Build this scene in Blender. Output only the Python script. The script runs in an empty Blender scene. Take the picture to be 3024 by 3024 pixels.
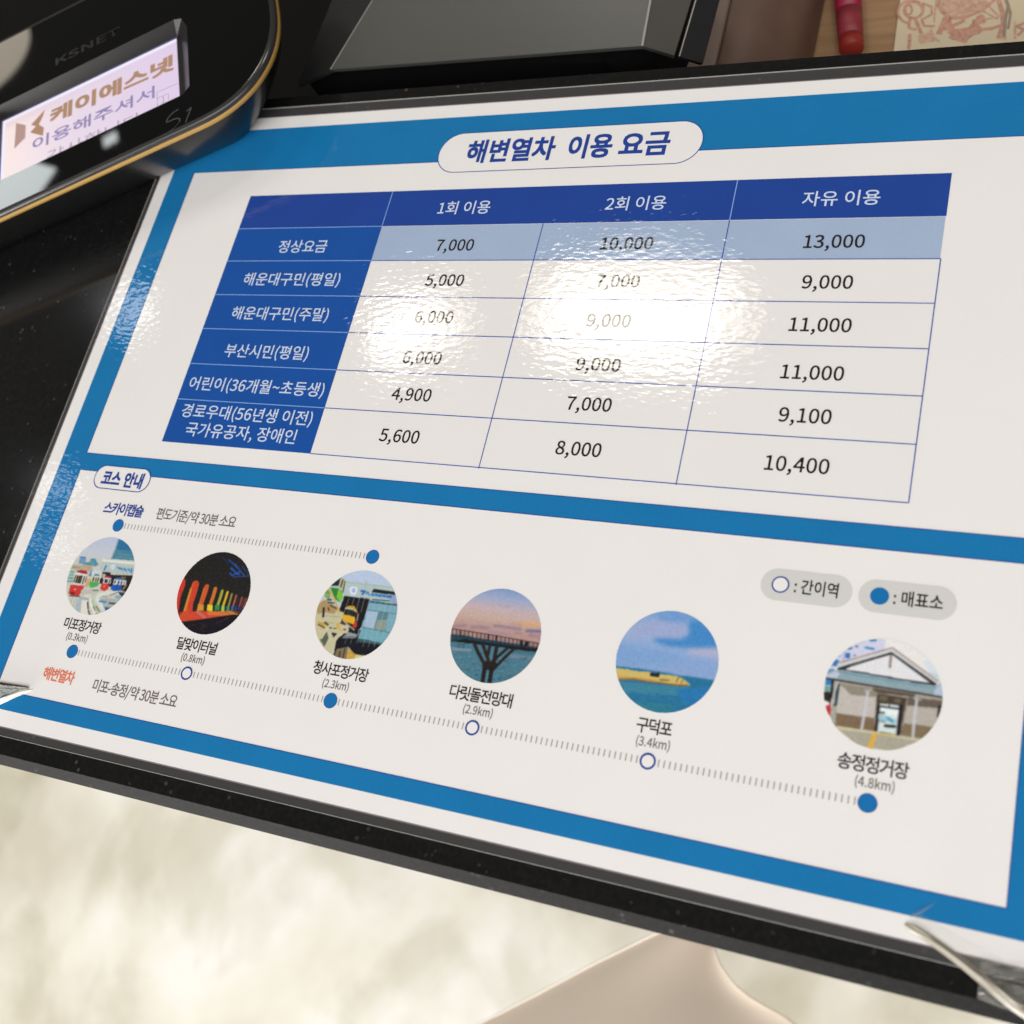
import bpy, bmesh, math, random
from mathutils import Vector, Matrix, noise
from mathutils.geometry import tessellate_polygon

S = bpy.context.scene
COL = S.collection
MM = 0.001

# ------------------------------------------------------------------ camera
cam_data = bpy.data.cameras.new('camera')
cam = bpy.data.objects.new('camera', cam_data)
COL.objects.link(cam)
cam.matrix_world = Matrix(((0.90711, -0.09027, 0.41110, 0.234032),
                           (0.23094, 0.92332, -0.30683, -0.185435),
                           (-0.35188, 0.37327, 0.85840, 0.240881),
                           (0, 0, 0, 1)))
cam_data.sensor_width = 36
cam_data.lens = 39.02
cam_data.clip_start = 0.01
cam_data.clip_end = 50
cam_data.dof.use_dof = True
cam_data.dof.focus_distance = 0.300
cam_data.dof.aperture_fstop = 17.0
S.camera = cam

# ------------------------------------------------------------------ room light
W = bpy.data.worlds.new('World')
S.world = W
W.use_nodes = True
W.node_tree.nodes['Background'].inputs[0].default_value = (1.0, 0.96, 0.90, 1)
W.node_tree.nodes['Background'].inputs[1].default_value = 0.10
S.view_settings.view_transform = 'Standard'
S.view_settings.look = 'None'
S.view_settings.exposure = 0
S.view_settings.gamma = 1

def overhead_light(x, y, w, h, radiance, color=(1, 0.93, 0.80), disk=False, rot=0, z=1.9):
    d = bpy.data.lights.new('overhead_light', 'AREA')
    d.shape = 'ELLIPSE' if disk else 'RECTANGLE'
    d.size, d.size_y = w, h
    d.energy = radiance * w * h * (math.pi / 4 if disk else 1) * math.pi
    d.color = color
    o = bpy.data.objects.new('overhead_light', d)
    o.location = (x, y, z)
    o.rotation_euler = (0, 0, math.radians(rot))
    COL.objects.link(o)

overhead_light(1.4, -2.0, 3.4, 2.6, 4.0, (1, 0.95, 0.92))      # broad fill light added over the customer side
overhead_light(-0.8, -2.6, 1.6, 1.4, 5.0, (1, 0.965, 0.92))       # second fill light, added to brighten the floor
overhead_light(-0.60, 1.08, 0.42, 0.20, 11, (1, 0.94, 0.82), rot=-6)
overhead_light(-0.61, 1.11, 0.58, 0.33, 4.5, (1, 0.92, 0.76), disk=True, rot=-6, z=1.92)  # wider, weaker light added to soften the edge of the glare
overhead_light(-2.43, 1.66, 0.05, 0.045, 9, (0.93, 1.0, 1.0), rot=30)
overhead_light(-1.20, 1.04, 0.22, 0.16, 11, (1, 0.94, 0.82), disk=True, rot=20)
overhead_light(-1.19, 1.05, 0.32, 0.24, 4.0, (1, 0.92, 0.76), disk=True, rot=20, z=1.92)  # dim ellipse added to spread a halo round the left glare
overhead_light(-2.12, 1.08, 0.17, 0.15, 5, (0.95, 0.97, 1.0), disk=True)
overhead_light(-2.14, 0.52, 0.13, 0.08, 3.6, (0.95, 0.97, 1.0), disk=True)
overhead_light(-2.10, 0.37, 0.16, 0.04, 3, (0.95, 0.97, 1.0), disk=True)
overhead_light(0.52, 1.17, 0.46, 0.30, 13)
overhead_light(-2.74, 1.49, 0.22, 0.20, 9, (0.93, 1.0, 1.0), rot=-15)
overhead_light(-3.22, 2.05, 0.46, 0.40, 3.6, (1, 0.90, 0.72), disk=True)

d = bpy.data.lights.new('floor_fill', 'AREA'); d.shape = 'RECTANGLE'; d.size, d.size_y = 2.4, 1.3  # low fill light added in front, lifts the floor brightness
d.energy = 16.5 * 2.4 * 1.3 * math.pi; d.color = (1, 0.975, 0.94)
o = bpy.data.objects.new('floor_fill', d); o.location = (-1.4, -2.9, 0.0)
o.rotation_euler = (Vector((-0.35, -0.3, -0.75)) - o.location).to_track_quat('-Z', 'Y').to_euler(); COL.objects.link(o)

# ------------------------------------------------------------------ data tables
DOODLE = {"r":[[1.054,[[188.7,131.0],[188.6,129.4],[187.9,128.2],[186.7,127.7],[185.3,127.8],[184.0,128.7],[182.9,130.1],[182.4,131.8],[182.6,133.4],[183.3,134.6],[184.5,135.2],[185.9,135.0],[187.2,134.1],[188.3,132.7],[188.7,131.0]]],[0.806,[[184.8,125.4],[183.4,126.1],[182.3,127.0],[181.3,128.3],[180.6,129.7],[180.3,131.3],[180.4,132.7],[180.8,134.0],[181.6,135.0],[182.7,135.6],[183.9,135.8],[185.2,135.6],[186.6,134.9],[187.7,133.9],[188.7,132.6]]],[0.744,[[188.4,134.0],[191.5,132.1],[191.9,128.7],[188.9,126.6]]],[0.744,[[185.0,131.5],[185.0,130.5],[184.8,129.8],[184.4,129.4],[183.9,129.4],[183.4,129.9],[183.0,130.7],[182.8,131.7],[182.8,132.7],[183.0,133.5],[183.4,133.8],[183.9,133.8],[184.4,133.3],[184.8,132.5],[185.0,131.5]]],[1.116,[[186.7,126.9],[187.7,124.3],[189.2,120.8]]],[0.806,[[184.8,127.1],[184.8,123.7],[187.2,122.4]]],[0.806,[[188.9,126.1],[189.9,123.8],[193.2,123.2]]],[1.8599999999999999,[[196.6,126.2],[195.3,120.1]]],[1.984,[[197.0,126.4],[200.1,118.6]]],[1.488,[[195.8,121.9],[199.4,121.8]]],[1.8599999999999999,[[198.9,120.2],[204.0,117.7],[201.3,119.9],[203.8,116.3]]],[3.41,[[200.1,118.6],[204.1,116.7]]],[3.41,[[201.4,119.4],[206.2,119.8],[203.7,117.7]]],[2.48,[[206.0,122.2],[208.0,119.6],[205.1,120.4]]],[2.17,[[207.8,125.8],[209.0,123.8],[206.2,123.6]]],[1.364,[[199.0,122.5],[202.6,124.5]]],[1.24,[[203.1,119.7],[207.1,122.1]]],[1.116,[[193.8,134.8],[193.7,132.4],[195.4,129.2],[198.2,126.2],[203.2,125.9],[208.5,128.6],[211.6,132.5]]],[1.364,[[213.0,132.4],[214.9,126.4],[215.4,121.6],[214.5,116.1]]],[1.116,[[209.3,120.2],[212.1,120.1],[214.7,121.0]]],[0.868,[[221.8,121.3],[219.9,120.2],[222.1,118.5],[220.6,116.4]]],[1.116,[[185.6,120.2],[185.9,114.4]]]],"p":[[1.8599999999999999,[[195.5,131.7],[198.6,132.7],[196.9,128.6],[200.6,131.0],[199.2,127.3],[204.4,131.5],[202.4,127.4],[208.3,131.5],[205.8,128.5],[209.7,131.3]]],[3.7199999999999998,[[195.7,133.1],[208.2,132.0]]],[3.7199999999999998,[[196.7,130.5],[205.6,129.9]]],[0.62,[[209.0,131.4],[213.6,125.6]]],[0.62,[[208.6,128.1],[213.4,124.2]]],[0.62,[[208.9,124.3],[213.7,125.1]]],[2.48,[[189.4,118.8],[192.5,119.9],[189.9,117.3],[193.0,118.4]]],[1.24,[[192.3,121.4],[193.5,116.9]]],[0.62,[[192.7,134.9],[193.0,125.2]]],[0.62,[[193.3,118.9],[195.7,116.2]]],[1.24,[[214.4,116.6],[216.6,115.4]]],[0.744,[[219.1,122.1],[219.7,115.1]]]],"g":[[0.992,[[215.5,132.0],[216.4,129.1],[215.9,123.4],[216.2,116.4]]],[0.744,[[216.0,130.6],[217.4,126.1],[217.2,119.5]]]]}
GLYPHS = {"(":[338,[239,-196,295,-171,199,60,168,311,199,561,295,792,239,818,131,582,92,311,131,40]],
")":[338,[99,-196,207,40,246,311,207,582,99,818,42,792,139,561,171,311,139,60,42,-171]],
",":[278,[75,-190,182,-107,221,19,201,98,144,126,96,109,75,62,95,15,142,-2,153,-1,126,-81,53,-136]],
"-":[347,[46,245,302,245,302,315,46,315]],
".":[278,[139,-13,186,6,205,56,186,107,139,126,92,107,73,56,92,6]],
"/":[392,[11,-179,78,-179,377,794,311,794]],
"0":[555,[278,-13,399,29,478,156,506,369,478,580,399,705,278,746,157,705,78,580,50,369,78,156,157,29],[278,61,205,93,156,194,138,369,156,543,205,643,278,674,351,643,400,543,418,369,400,194,351,93]],
"1":[555,[88,0,490,0,490,76,343,76,343,733,273,733,206,703,121,681,121,623,252,623,252,76,88,76]],
"2":[555,[44,0,505,0,505,79,302,79,182,72,333,231,434,383,470,531,444,645,370,719,256,746,135,717,40,639,93,587,162,648,245,672,321,653,365,602,380,527,344,393,233,238,44,54]],
"3":[555,[263,-13,383,12,467,84,499,196,478,285,423,347,344,382,344,387,438,452,474,563,446,662,371,725,260,746,147,722,56,659,105,601,175,652,257,672,348,640,381,556,362,485,298,435,178,416,178,346,313,328,385,277,406,199,387,126,335,80,257,63,152,89,76,147,29,88,121,18]],
"4":[555,[340,0,426,0,426,202,524,202,524,275,426,275,426,733,325,733,20,262,20,202,340,202],[340,275,115,275,282,525,341,633,345,633,340,500]],
"5":[555,[262,-13,379,17,467,102,502,238,472,371,392,447,281,472,222,464,171,443,190,655,466,655,466,733,110,733,86,391,135,360,193,392,257,403,337,383,390,326,409,236,388,144,332,84,253,63,147,88,73,144,27,84,120,17]],
"6":[555,[301,-13,407,17,483,100,512,225,487,353,416,430,308,455,221,432,142,367,170,547,238,643,331,671,395,656,447,615,499,671,426,725,327,746,194,707,95,580,56,350,88,148,175,27],[144,294,220,366,293,387,367,367,411,311,425,225,409,138,364,80,301,59,222,86,169,166]],
"7":[555,[198,0,293,0,316,255,379,468,508,678,508,733,49,733,49,655,405,655,290,458,226,249]],
"8":[555,[280,-13,400,12,480,80,509,176,472,297,386,369,386,374,451,447,483,551,459,651,390,719,282,744,179,721,108,656,81,558,111,459,180,389,180,385,88,307,46,182,76,81,159,12],[330,398,248,435,188,486,164,558,197,644,281,676,372,639,405,546,386,468],[281,55,202,73,147,120,127,190,155,285,228,356,325,314,395,260,422,179,384,90]],
"9":[555,[235,-13,365,28,463,160,501,398,468,592,381,708,254,746,149,716,73,633,44,508,69,381,139,304,246,278,337,302,415,367,385,187,320,91,232,63,164,78,108,119,58,62,132,8],[414,444,338,369,261,346,188,366,145,423,130,508,147,596,191,654,255,675,335,649,389,571]],
":":[278,[139,390,186,409,205,460,186,511,139,530,92,511,73,460,92,409],[139,-13,186,6,205,56,186,107,139,126,92,107,73,56,92,6]],
"E":[589,[101,0,534,0,534,79,193,79,193,346,471,346,471,425,193,425,193,655,523,655,523,733,101,733]],
"K":[646,[101,0,193,0,193,232,319,382,539,0,642,0,377,455,607,733,502,733,195,365,193,365,193,733,101,733]],
"N":[723,[101,0,188,0,188,385,177,614,181,614,260,463,527,0,622,0,622,733,534,733,534,352,547,120,542,120,463,271,195,733,101,733]],
"S":[596,[304,-13,437,15,523,90,553,195,533,286,479,348,402,391,298,436,216,480,176,559,213,637,313,665,405,647,480,597,528,656,434,721,313,746,194,721,112,653,82,552,106,462,162,402,231,364,336,318,424,269,459,187,441,125,388,83,305,68,195,93,103,159,48,95,161,16]],
"T":[599,[253,0,346,0,346,655,568,655,568,733,31,733,31,655,253,655]],
"k":[552,[92,0,182,0,182,143,284,262,443,0,542,0,337,324,518,543,416,543,186,257,182,257,182,796,92,796]],
"m":[926,[92,0,184,0,184,394,255,457,320,477,377,462,410,415,421,332,421,0,512,0,512,394,584,457,649,477,706,462,739,415,750,332,750,0,841,0,841,344,823,461,769,533,677,557,583,528,497,453,445,529,347,557,256,530,178,464,176,464,167,543,92,543]],
"~":[555,[376,287,448,311,515,387,464,424,423,372,378,356,288,404,180,451,108,427,41,350,92,314,132,366,177,382,268,335]],
"가":[920,[662,827,662,-77,745,-77,745,391,889,391,889,460,745,460,745,827],[97,730,97,661,429,661,375,461,250,293,55,158,101,94,338,267,471,484,512,730]],
"간":[920,[668,827,668,166,752,166,752,483,885,483,885,553,752,553,752,827],[88,757,88,688,419,688,364,542,238,422,51,336,86,269,311,380,457,545,509,757],[188,233,188,-58,791,-58,791,10,271,10,271,233]],
"감":[920,[182,272,182,-65,752,-65,752,272],[670,204,670,2,264,2,264,204],[669,827,669,314,752,314,752,538,885,538,885,607,752,607,752,827],[89,768,89,701,416,701,363,562,238,449,49,371,82,304,310,406,455,563,506,768]],
"개":[920,[536,803,536,-33,614,-33,614,395,736,395,736,-78,816,-78,816,827,736,827,736,463,614,463,614,803],[85,710,85,642,355,642,316,464,219,306,50,175,98,116,300,283,406,486,436,710]],
"거":[920,[500,464,500,395,711,395,711,-78,793,-78,793,827,711,827,711,464],[89,729,89,662,419,662,370,464,250,296,50,159,95,94,286,220,412,371,481,542,502,729]],
"경":[920,[500,275,341,254,237,194,200,101,237,7,341,-53,500,-74,659,-53,762,7,799,101,762,194,659,254],[500,209,615,196,690,159,717,101,690,43,615,6,500,-7,385,6,309,43,282,101,309,159,385,196],[108,759,108,691,426,691,372,548,248,433,62,351,96,285,270,358,401,461,485,593,711,593,711,472,475,472,475,404,711,404,711,285,794,285,794,826,711,826,711,660,506,660,516,759]],
"공":[920,[455,256,288,236,180,179,141,89,180,0,288,-56,455,-76,623,-56,731,0,770,89,731,179,623,236],[455,192,579,180,659,144,688,89,625,16,455,-11,286,16,223,89,252,144,332,180],[147,781,147,714,681,714,681,705,678,598,657,474,738,465,760,593,763,705,763,781],[386,580,386,406,51,406,51,338,866,338,866,406,468,406,468,580]],
"구":[920,[50,380,50,311,415,311,415,-79,498,-79,498,311,867,311,867,380,735,380,757,552,760,689,760,768,152,768,152,701,678,701,678,689,675,552,650,380]],
"국":[920,[135,228,135,161,686,161,686,-78,769,-78,769,228,500,228,500,393,870,393,870,461,741,461,761,604,764,718,764,784,154,784,154,716,682,716,679,604,658,461,50,461,50,393,417,393,417,228]],
"금":[920,[151,255,151,-66,767,-66,767,255],[685,189,685,2,232,2,232,189],[50,446,50,378,870,378,870,446,739,446,761,595,764,712,764,779,154,779,154,711,682,711,679,594,656,446]],
"기":[920,[709,827,709,-78,792,-78,792,827],[103,729,103,662,442,662,390,461,264,292,61,158,105,91,299,216,429,367,503,540,526,729]],
"내":[920,[531,807,531,-31,609,-31,609,390,736,390,736,-78,816,-78,816,827,736,827,736,459,609,459,609,807],[94,229,94,156,151,156,304,162,476,185,466,258,314,236,177,229,177,718,94,718]],
"널":[920,[103,467,103,397,172,397,381,405,584,432,572,501,382,474,185,467,185,784,103,784],[711,827,711,677,455,677,455,609,711,609,711,359,794,359,794,827],[214,2,214,-66,825,-66,825,2,296,2,296,99,794,99,794,317,212,317,212,250,711,250,711,163,214,163]],
"넷":[920,[736,826,736,214,815,214,815,826],[556,808,556,620,364,620,364,553,556,553,556,295,634,295,634,808],[98,396,98,326,155,326,311,332,478,357,469,425,320,403,180,396,180,745,98,745],[472,260,472,228,428,120,316,37,166,-9,197,-74,386,-8,513,116,641,-8,829,-74,860,-9,710,37,598,120,554,228,554,260]],
"년":[920,[455,536,455,469,711,469,711,156,794,156,794,826,711,826,711,709,455,709,455,642,711,642,711,536],[215,214,215,-58,818,-58,818,10,298,10,298,214],[103,360,103,291,171,291,366,297,570,324,561,393,369,368,185,360,185,761,103,761]],
"니":[920,[708,827,708,-78,790,-78,790,827],[107,227,107,155,181,155,398,165,625,199,614,269,397,237,189,227,189,738,107,738]],
"다":[920,[662,827,662,-79,745,-79,745,401,893,401,893,470,745,470,745,827],[89,739,89,147,160,147,385,153,588,177,578,248,385,224,171,217,171,671,508,671,508,739]],
"달":[920,[90,775,90,405,160,405,394,411,583,437,573,503,393,479,172,472,172,708,489,708,489,775],[669,827,669,372,752,372,752,568,885,568,885,637,752,637,752,827],[180,2,180,-66,784,-66,784,2,261,2,261,102,752,102,752,326,178,326,178,259,670,259,670,166,180,166]],
"대":[920,[533,807,533,-31,610,-31,610,396,738,396,738,-78,817,-78,817,827,738,827,738,464,610,464,610,807],[82,717,82,145,141,145,319,150,476,172,468,241,325,221,165,215,165,649,418,649,418,717]],
"덕":[920,[190,239,190,172,711,172,711,-78,794,-78,794,239],[99,764,99,328,166,328,391,334,569,358,560,425,391,402,181,396,181,696,511,696,511,764],[458,593,458,525,711,525,711,286,794,286,794,827,711,827,711,593]],
"도":[920,[154,754,154,337,417,337,417,105,50,105,50,36,870,36,870,105,499,105,499,337,775,337,775,404,237,404,237,686,766,686,766,754]],
"돌":[920,[50,434,50,367,867,367,867,434,500,434,500,520,770,520,770,587,241,587,241,724,761,724,761,792,159,792,159,520,417,520,417,434],[151,-2,151,-67,789,-67,789,-2,232,-2,232,88,762,88,762,291,149,291,149,228,681,228,681,148,151,148]],
"등":[920,[50,397,50,328,868,328,868,397],[458,250,292,231,186,176,148,87,186,-1,292,-57,458,-76,624,-57,730,-1,767,87,730,176,624,231],[458,185,624,159,684,87,657,34,579,0,458,-11,336,0,259,34,232,87,292,159],[153,791,153,482,772,482,772,550,235,550,235,723,766,723,766,791]],
"로":[920,[152,340,152,272,417,272,417,103,50,103,50,34,870,34,870,103,499,103,499,272,789,272,789,340,234,340,234,486,768,486,768,760,150,760,150,692,686,692,686,552,152,552]],
"린":[920,[708,826,708,160,790,160,790,826],[201,212,201,-58,816,-58,816,10,284,10,284,212],[95,762,95,695,424,695,424,564,97,564,97,289,170,289,401,295,609,319,600,387,400,363,178,357,178,500,505,500,505,762]],
"릿":[920,[708,827,708,215,790,215,790,827],[95,768,95,700,424,700,424,578,97,578,97,314,170,314,401,320,609,344,600,411,400,388,178,382,178,513,505,513,505,768],[455,260,455,235,412,121,302,36,151,-10,183,-75,314,-37,423,29,498,120,573,29,682,-36,812,-75,844,-10,694,37,584,121,541,235,541,260]],
"말":[920,[87,776,87,413,503,413,503,776],[422,709,422,480,168,480,168,709],[669,827,669,367,752,367,752,563,885,563,885,632,752,632,752,827],[180,1,180,-66,784,-66,784,1,261,1,261,102,752,102,752,324,178,324,178,258,670,258,670,164,180,164]],
"망":[920,[87,758,87,369,503,369,503,758],[422,691,422,436,168,436,168,691],[464,262,305,242,202,184,166,93,202,1,305,-57,464,-77,622,-57,724,1,760,93,724,184,622,242],[464,195,579,183,653,148,679,93,653,37,579,2,464,-10,349,2,274,37,248,93,274,148,349,183],[669,827,669,293,752,293,752,533,885,533,885,602,752,602,752,827]],
"맞":[920,[87,765,87,378,503,378,503,765],[422,698,422,445,168,445,168,698],[669,827,669,311,752,311,752,541,885,541,885,610,752,610,752,827],[175,258,175,191,427,191,382,101,279,31,140,-10,171,-74,352,-12,471,102,591,-12,771,-75,802,-11,664,31,561,102,515,191,767,191,767,258]],
"매":[920,[82,722,82,165,427,165,427,722],[349,656,349,231,160,231,160,656],[538,808,538,-32,617,-32,617,400,739,400,739,-78,819,-78,819,827,739,827,739,469,617,469,617,808]],
"미":[920,[101,738,101,149,517,149,517,738],[437,672,437,216,183,216,183,672],[707,827,707,-79,790,-79,790,827]],
"민":[920,[97,748,97,327,519,327,519,748],[438,681,438,394,178,394,178,681],[708,826,708,176,791,176,791,826],[210,238,210,-48,819,-48,819,20,293,20,293,238]],
"변":[920,[177,542,421,542,421,378,177,378],[711,593,711,466,503,466,503,593],[94,766,94,311,503,311,503,398,711,398,711,157,794,157,794,826,711,826,711,661,503,661,503,766,421,766,421,607,177,607,177,766],[213,222,213,-58,815,-58,815,10,296,10,296,222]],
"부":[920,[153,790,153,399,765,399,765,790,682,790,682,666,235,666,235,790],[235,599,682,599,682,467,235,467],[49,291,49,224,416,224,416,-78,498,-78,498,224,869,224,869,291]],
"분":[920,[158,798,158,436,760,436,760,798,678,798,678,683,240,683,240,798],[240,619,678,619,678,503,240,503],[49,349,49,282,424,282,424,107,506,107,506,282,869,282,869,349],[153,188,153,-58,778,-58,778,10,235,10,235,188]],
"사":[920,[271,749,271,587,240,423,156,280,37,182,88,115,224,235,313,415,401,246,532,133,583,199,467,293,384,430,353,587,353,749],[662,827,662,-78,745,-78,745,390,893,390,893,461,745,461,745,827]],
"산":[920,[272,772,272,661,244,529,166,421,46,350,91,284,229,374,316,513,403,388,535,306,577,372,461,439,383,539,354,658,354,772],[669,827,669,159,752,159,752,480,885,480,885,550,752,550,752,827],[190,223,190,-58,792,-58,792,10,274,10,274,223]],
"상":[920,[464,254,305,234,202,178,166,89,202,0,305,-57,464,-76,623,-57,724,0,760,89,724,178,623,234],[464,188,622,162,679,89,653,35,579,2,464,-10,349,2,274,35,248,89,306,162],[270,780,270,688,242,557,165,449,46,377,90,311,227,401,313,540,398,417,528,336,572,401,457,467,380,564,352,681,352,780],[669,827,669,278,752,278,752,523,885,523,885,593,752,593,752,827]],
"생":[920,[515,248,354,229,250,173,213,86,250,-1,354,-57,515,-76,676,-57,780,-1,817,86,780,173,676,229],[515,184,675,158,734,86,675,14,515,-12,354,14,295,86,354,158],[239,770,239,649,217,546,152,450,50,378,95,314,208,397,280,515,349,411,458,339,502,403,404,464,341,551,319,649,319,770],[539,809,539,297,617,297,617,516,733,516,733,268,812,268,812,826,733,826,733,584,617,584,617,809]],
"서":[920,[712,827,712,520,502,520,502,452,712,452,712,-79,794,-79,794,827],[283,749,283,587,252,422,169,278,49,180,101,113,237,235,326,416,415,245,550,129,600,196,482,289,398,427,367,587,367,749]],
"셔":[920,[515,406,515,336,711,336,711,-79,794,-79,794,827,711,827,711,630,515,630,515,561,711,561,711,406],[283,749,283,587,252,422,169,278,49,180,101,114,237,236,326,416,415,243,550,126,600,193,482,287,398,426,367,587,367,749]],
"소":[920,[415,328,415,108,50,108,50,40,870,40,870,108,497,108,497,328],[412,766,412,697,362,556,239,446,82,386,118,317,254,366,373,452,456,568,539,452,659,366,795,317,831,386,674,446,550,556,499,697,499,766]],
"송":[920,[458,237,292,219,185,165,148,80,185,-5,292,-58,458,-76,625,-58,730,-5,767,80,730,165,625,219],[458,172,624,148,684,80,624,12,458,-12,291,12,232,80,291,148],[50,378,50,311,867,311,867,378,499,378,499,510,417,510,417,378],[416,813,416,772,370,661,253,575,99,529,130,463,264,502,379,569,458,661,538,569,652,502,785,463,817,529,663,575,547,661,500,772,500,813]],
"슐":[920,[151,-3,151,-68,789,-68,789,-3,232,-3,232,88,762,88,762,294,651,294,651,388,867,388,867,455,50,455,50,388,264,388,264,294,149,294,149,230,681,230,681,149,151,149],[347,388,569,388,569,294,347,294],[416,822,416,789,369,690,250,616,94,577,122,513,260,545,377,605,458,689,540,605,657,545,795,513,823,577,667,616,548,690,501,789,501,822]],
"스":[920,[50,113,50,44,870,44,870,113],[412,764,412,695,362,550,239,436,84,373,121,304,256,357,374,446,456,564,539,445,657,356,791,304,829,373,673,436,549,550,499,695,499,764]],
"시":[920,[707,827,707,-79,790,-79,790,827],[288,749,288,587,255,419,168,275,45,179,96,110,238,230,331,413,424,241,562,128,612,194,491,286,404,425,371,587,371,749]],
"안":[920,[302,763,181,735,97,656,66,540,97,425,181,346,302,317,423,346,507,425,538,540,507,656,423,735],[302,691,382,672,437,619,458,540,437,462,382,409,302,390,223,409,168,462,147,540,168,619,223,672],[669,827,669,161,752,161,752,483,885,483,885,552,752,552,752,827],[189,229,189,-58,792,-58,792,10,271,10,271,229]],
"애":[920,[253,751,152,713,85,604,61,437,85,269,152,160,253,121,356,160,423,269,447,437,423,604,356,713],[253,674,315,645,356,564,370,437,356,310,315,228,253,199,192,228,152,310,138,437,152,564,192,645],[538,808,538,-32,617,-32,617,400,739,400,739,-78,819,-78,819,827,739,827,739,469,617,469,617,808]],
"약":[920,[164,247,164,179,669,179,669,-78,752,-78,752,247],[302,773,180,746,97,671,66,559,97,447,180,372,302,345,424,372,507,447,538,559,507,671,424,746],[302,702,383,684,438,634,458,559,438,484,383,433,302,415,222,433,167,484,147,559,167,634,222,684],[669,827,669,290,752,290,752,426,883,426,883,496,752,496,752,620,883,620,883,689,752,689,752,827]],
"어":[920,[291,683,368,653,419,570,438,442,419,314,368,230,291,200,215,230,164,314,145,442,164,570,215,653],[712,827,712,482,515,482,479,629,401,724,291,757,174,718,95,609,66,442,95,274,174,165,291,126,403,162,482,261,515,415,712,415,712,-79,794,-79,794,827]],
"에":[920,[739,827,739,-78,819,-78,819,827],[253,674,315,645,356,564,370,437,356,310,315,228,253,199,192,228,152,310,138,437,152,564,192,645],[253,751,152,713,85,604,61,437,85,269,152,160,253,121,351,156,418,254,446,407,559,407,559,-32,638,-32,638,808,559,808,559,475,446,475,417,623,350,718]],
"역":[920,[190,244,190,177,711,177,711,-78,794,-78,794,244],[297,705,375,686,430,635,450,559,430,482,375,431,297,412,218,431,163,482,143,559,163,635,218,686],[711,626,711,491,519,491,529,559,519,626],[297,776,177,748,95,672,64,559,95,446,177,369,297,341,404,363,482,423,711,423,711,294,794,294,794,827,711,827,711,694,483,694,404,754]],
"열":[920,[297,728,376,710,430,662,450,590,430,518,376,470,297,452,218,470,163,518,143,590,163,662,218,710],[520,652,711,652,711,531,521,531,529,590],[711,827,711,718,483,718,404,776,297,796,177,770,94,698,64,590,94,483,177,411,297,384,406,406,485,465,711,465,711,364,793,364,793,827],[213,1,213,-66,827,-66,827,1,295,1,295,99,793,99,793,317,211,317,211,251,711,251,711,162,213,162]],
"요":[920,[458,704,587,683,675,625,707,537,675,449,587,391,458,370,329,391,242,449,210,537,242,625,329,683],[458,770,288,741,173,660,130,537,162,429,251,351,251,107,50,107,50,38,870,38,870,107,668,107,668,352,756,429,787,537,745,660,629,741],[333,107,333,320,458,305,585,320,585,107]],
"용":[920,[458,244,292,226,185,172,148,85,185,-3,292,-57,458,-76,624,-57,730,-3,767,85,730,172,624,226],[458,180,624,155,684,85,624,13,458,-12,292,13,232,85,292,155],[458,745,583,733,663,698,691,642,663,587,583,551,458,539,334,551,253,587,225,642,253,698,334,733],[458,810,289,790,179,733,140,642,169,562,251,507,251,380,50,380,50,313,867,313,867,380,665,380,665,507,747,562,776,642,737,733,628,790],[334,380,334,485,458,475,583,485,583,380]],
"우":[920,[457,791,292,767,181,698,141,592,181,487,292,419,457,394,623,419,734,487,774,592,734,698,623,767],[457,724,579,708,660,662,689,592,660,523,579,477,457,461,336,477,255,523,226,592,255,662,336,708],[49,309,49,240,416,240,416,-78,498,-78,498,240,869,240,869,309]],
"운":[920,[458,804,291,782,181,719,141,622,181,525,291,463,458,441,626,463,736,525,775,622,736,719,626,782],[458,737,579,723,659,684,687,622,659,562,579,523,458,509,338,523,258,562,229,622,258,684,338,723],[49,368,49,300,424,300,424,117,508,117,508,300,869,300,869,368],[154,206,154,-58,778,-58,778,11,237,11,237,206]],
"월":[920,[339,809,221,793,144,746,116,673,144,601,221,555,339,538,457,555,534,601,562,673,534,746,457,793],[339,752,445,731,484,673,445,617,339,595,234,617,194,673,234,731],[57,425,293,427,293,291,375,291,375,431,641,455,636,509,334,490,47,486],[527,396,527,342,707,342,707,294,790,294,790,826,707,826,707,396],[187,-7,187,-68,820,-68,820,-7,268,-7,268,73,790,73,790,261,184,261,184,202,708,202,708,129,187,129]],
"유":[920,[457,791,292,767,181,698,141,593,181,489,292,421,457,397,623,421,734,489,774,593,734,698,623,767],[457,724,579,708,660,663,689,593,660,525,579,480,457,464,336,480,255,525,226,593,255,663,336,708],[49,312,49,244,260,244,260,-78,345,-78,345,244,571,244,571,-78,655,-78,655,244,869,244,869,312]],
"이":[920,[707,827,707,-79,790,-79,790,827],[313,757,194,718,113,609,83,442,113,274,194,165,313,126,432,165,512,274,542,442,512,609,432,718],[313,683,391,653,443,570,462,442,443,314,391,230,313,200,235,230,182,314,163,442,182,570,235,653]],
"인":[920,[708,826,708,166,791,166,791,826],[306,763,185,735,101,657,70,541,101,425,185,347,306,318,427,347,511,425,542,541,511,657,427,735],[306,691,385,672,441,619,461,541,441,463,385,410,306,391,227,410,172,463,151,541,172,619,227,672],[210,233,210,-58,819,-58,819,10,293,10,293,233]],
"일":[920,[304,794,183,768,101,698,70,593,101,489,183,419,304,393,425,419,507,489,537,593,507,698,425,768],[304,725,383,708,437,662,457,593,437,524,383,478,304,461,225,478,171,524,151,593,171,662,225,708],[708,827,708,364,791,364,791,827],[209,1,209,-66,822,-66,822,1,289,1,289,100,791,100,791,319,206,319,206,253,709,253,709,162,209,162]],
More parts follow.
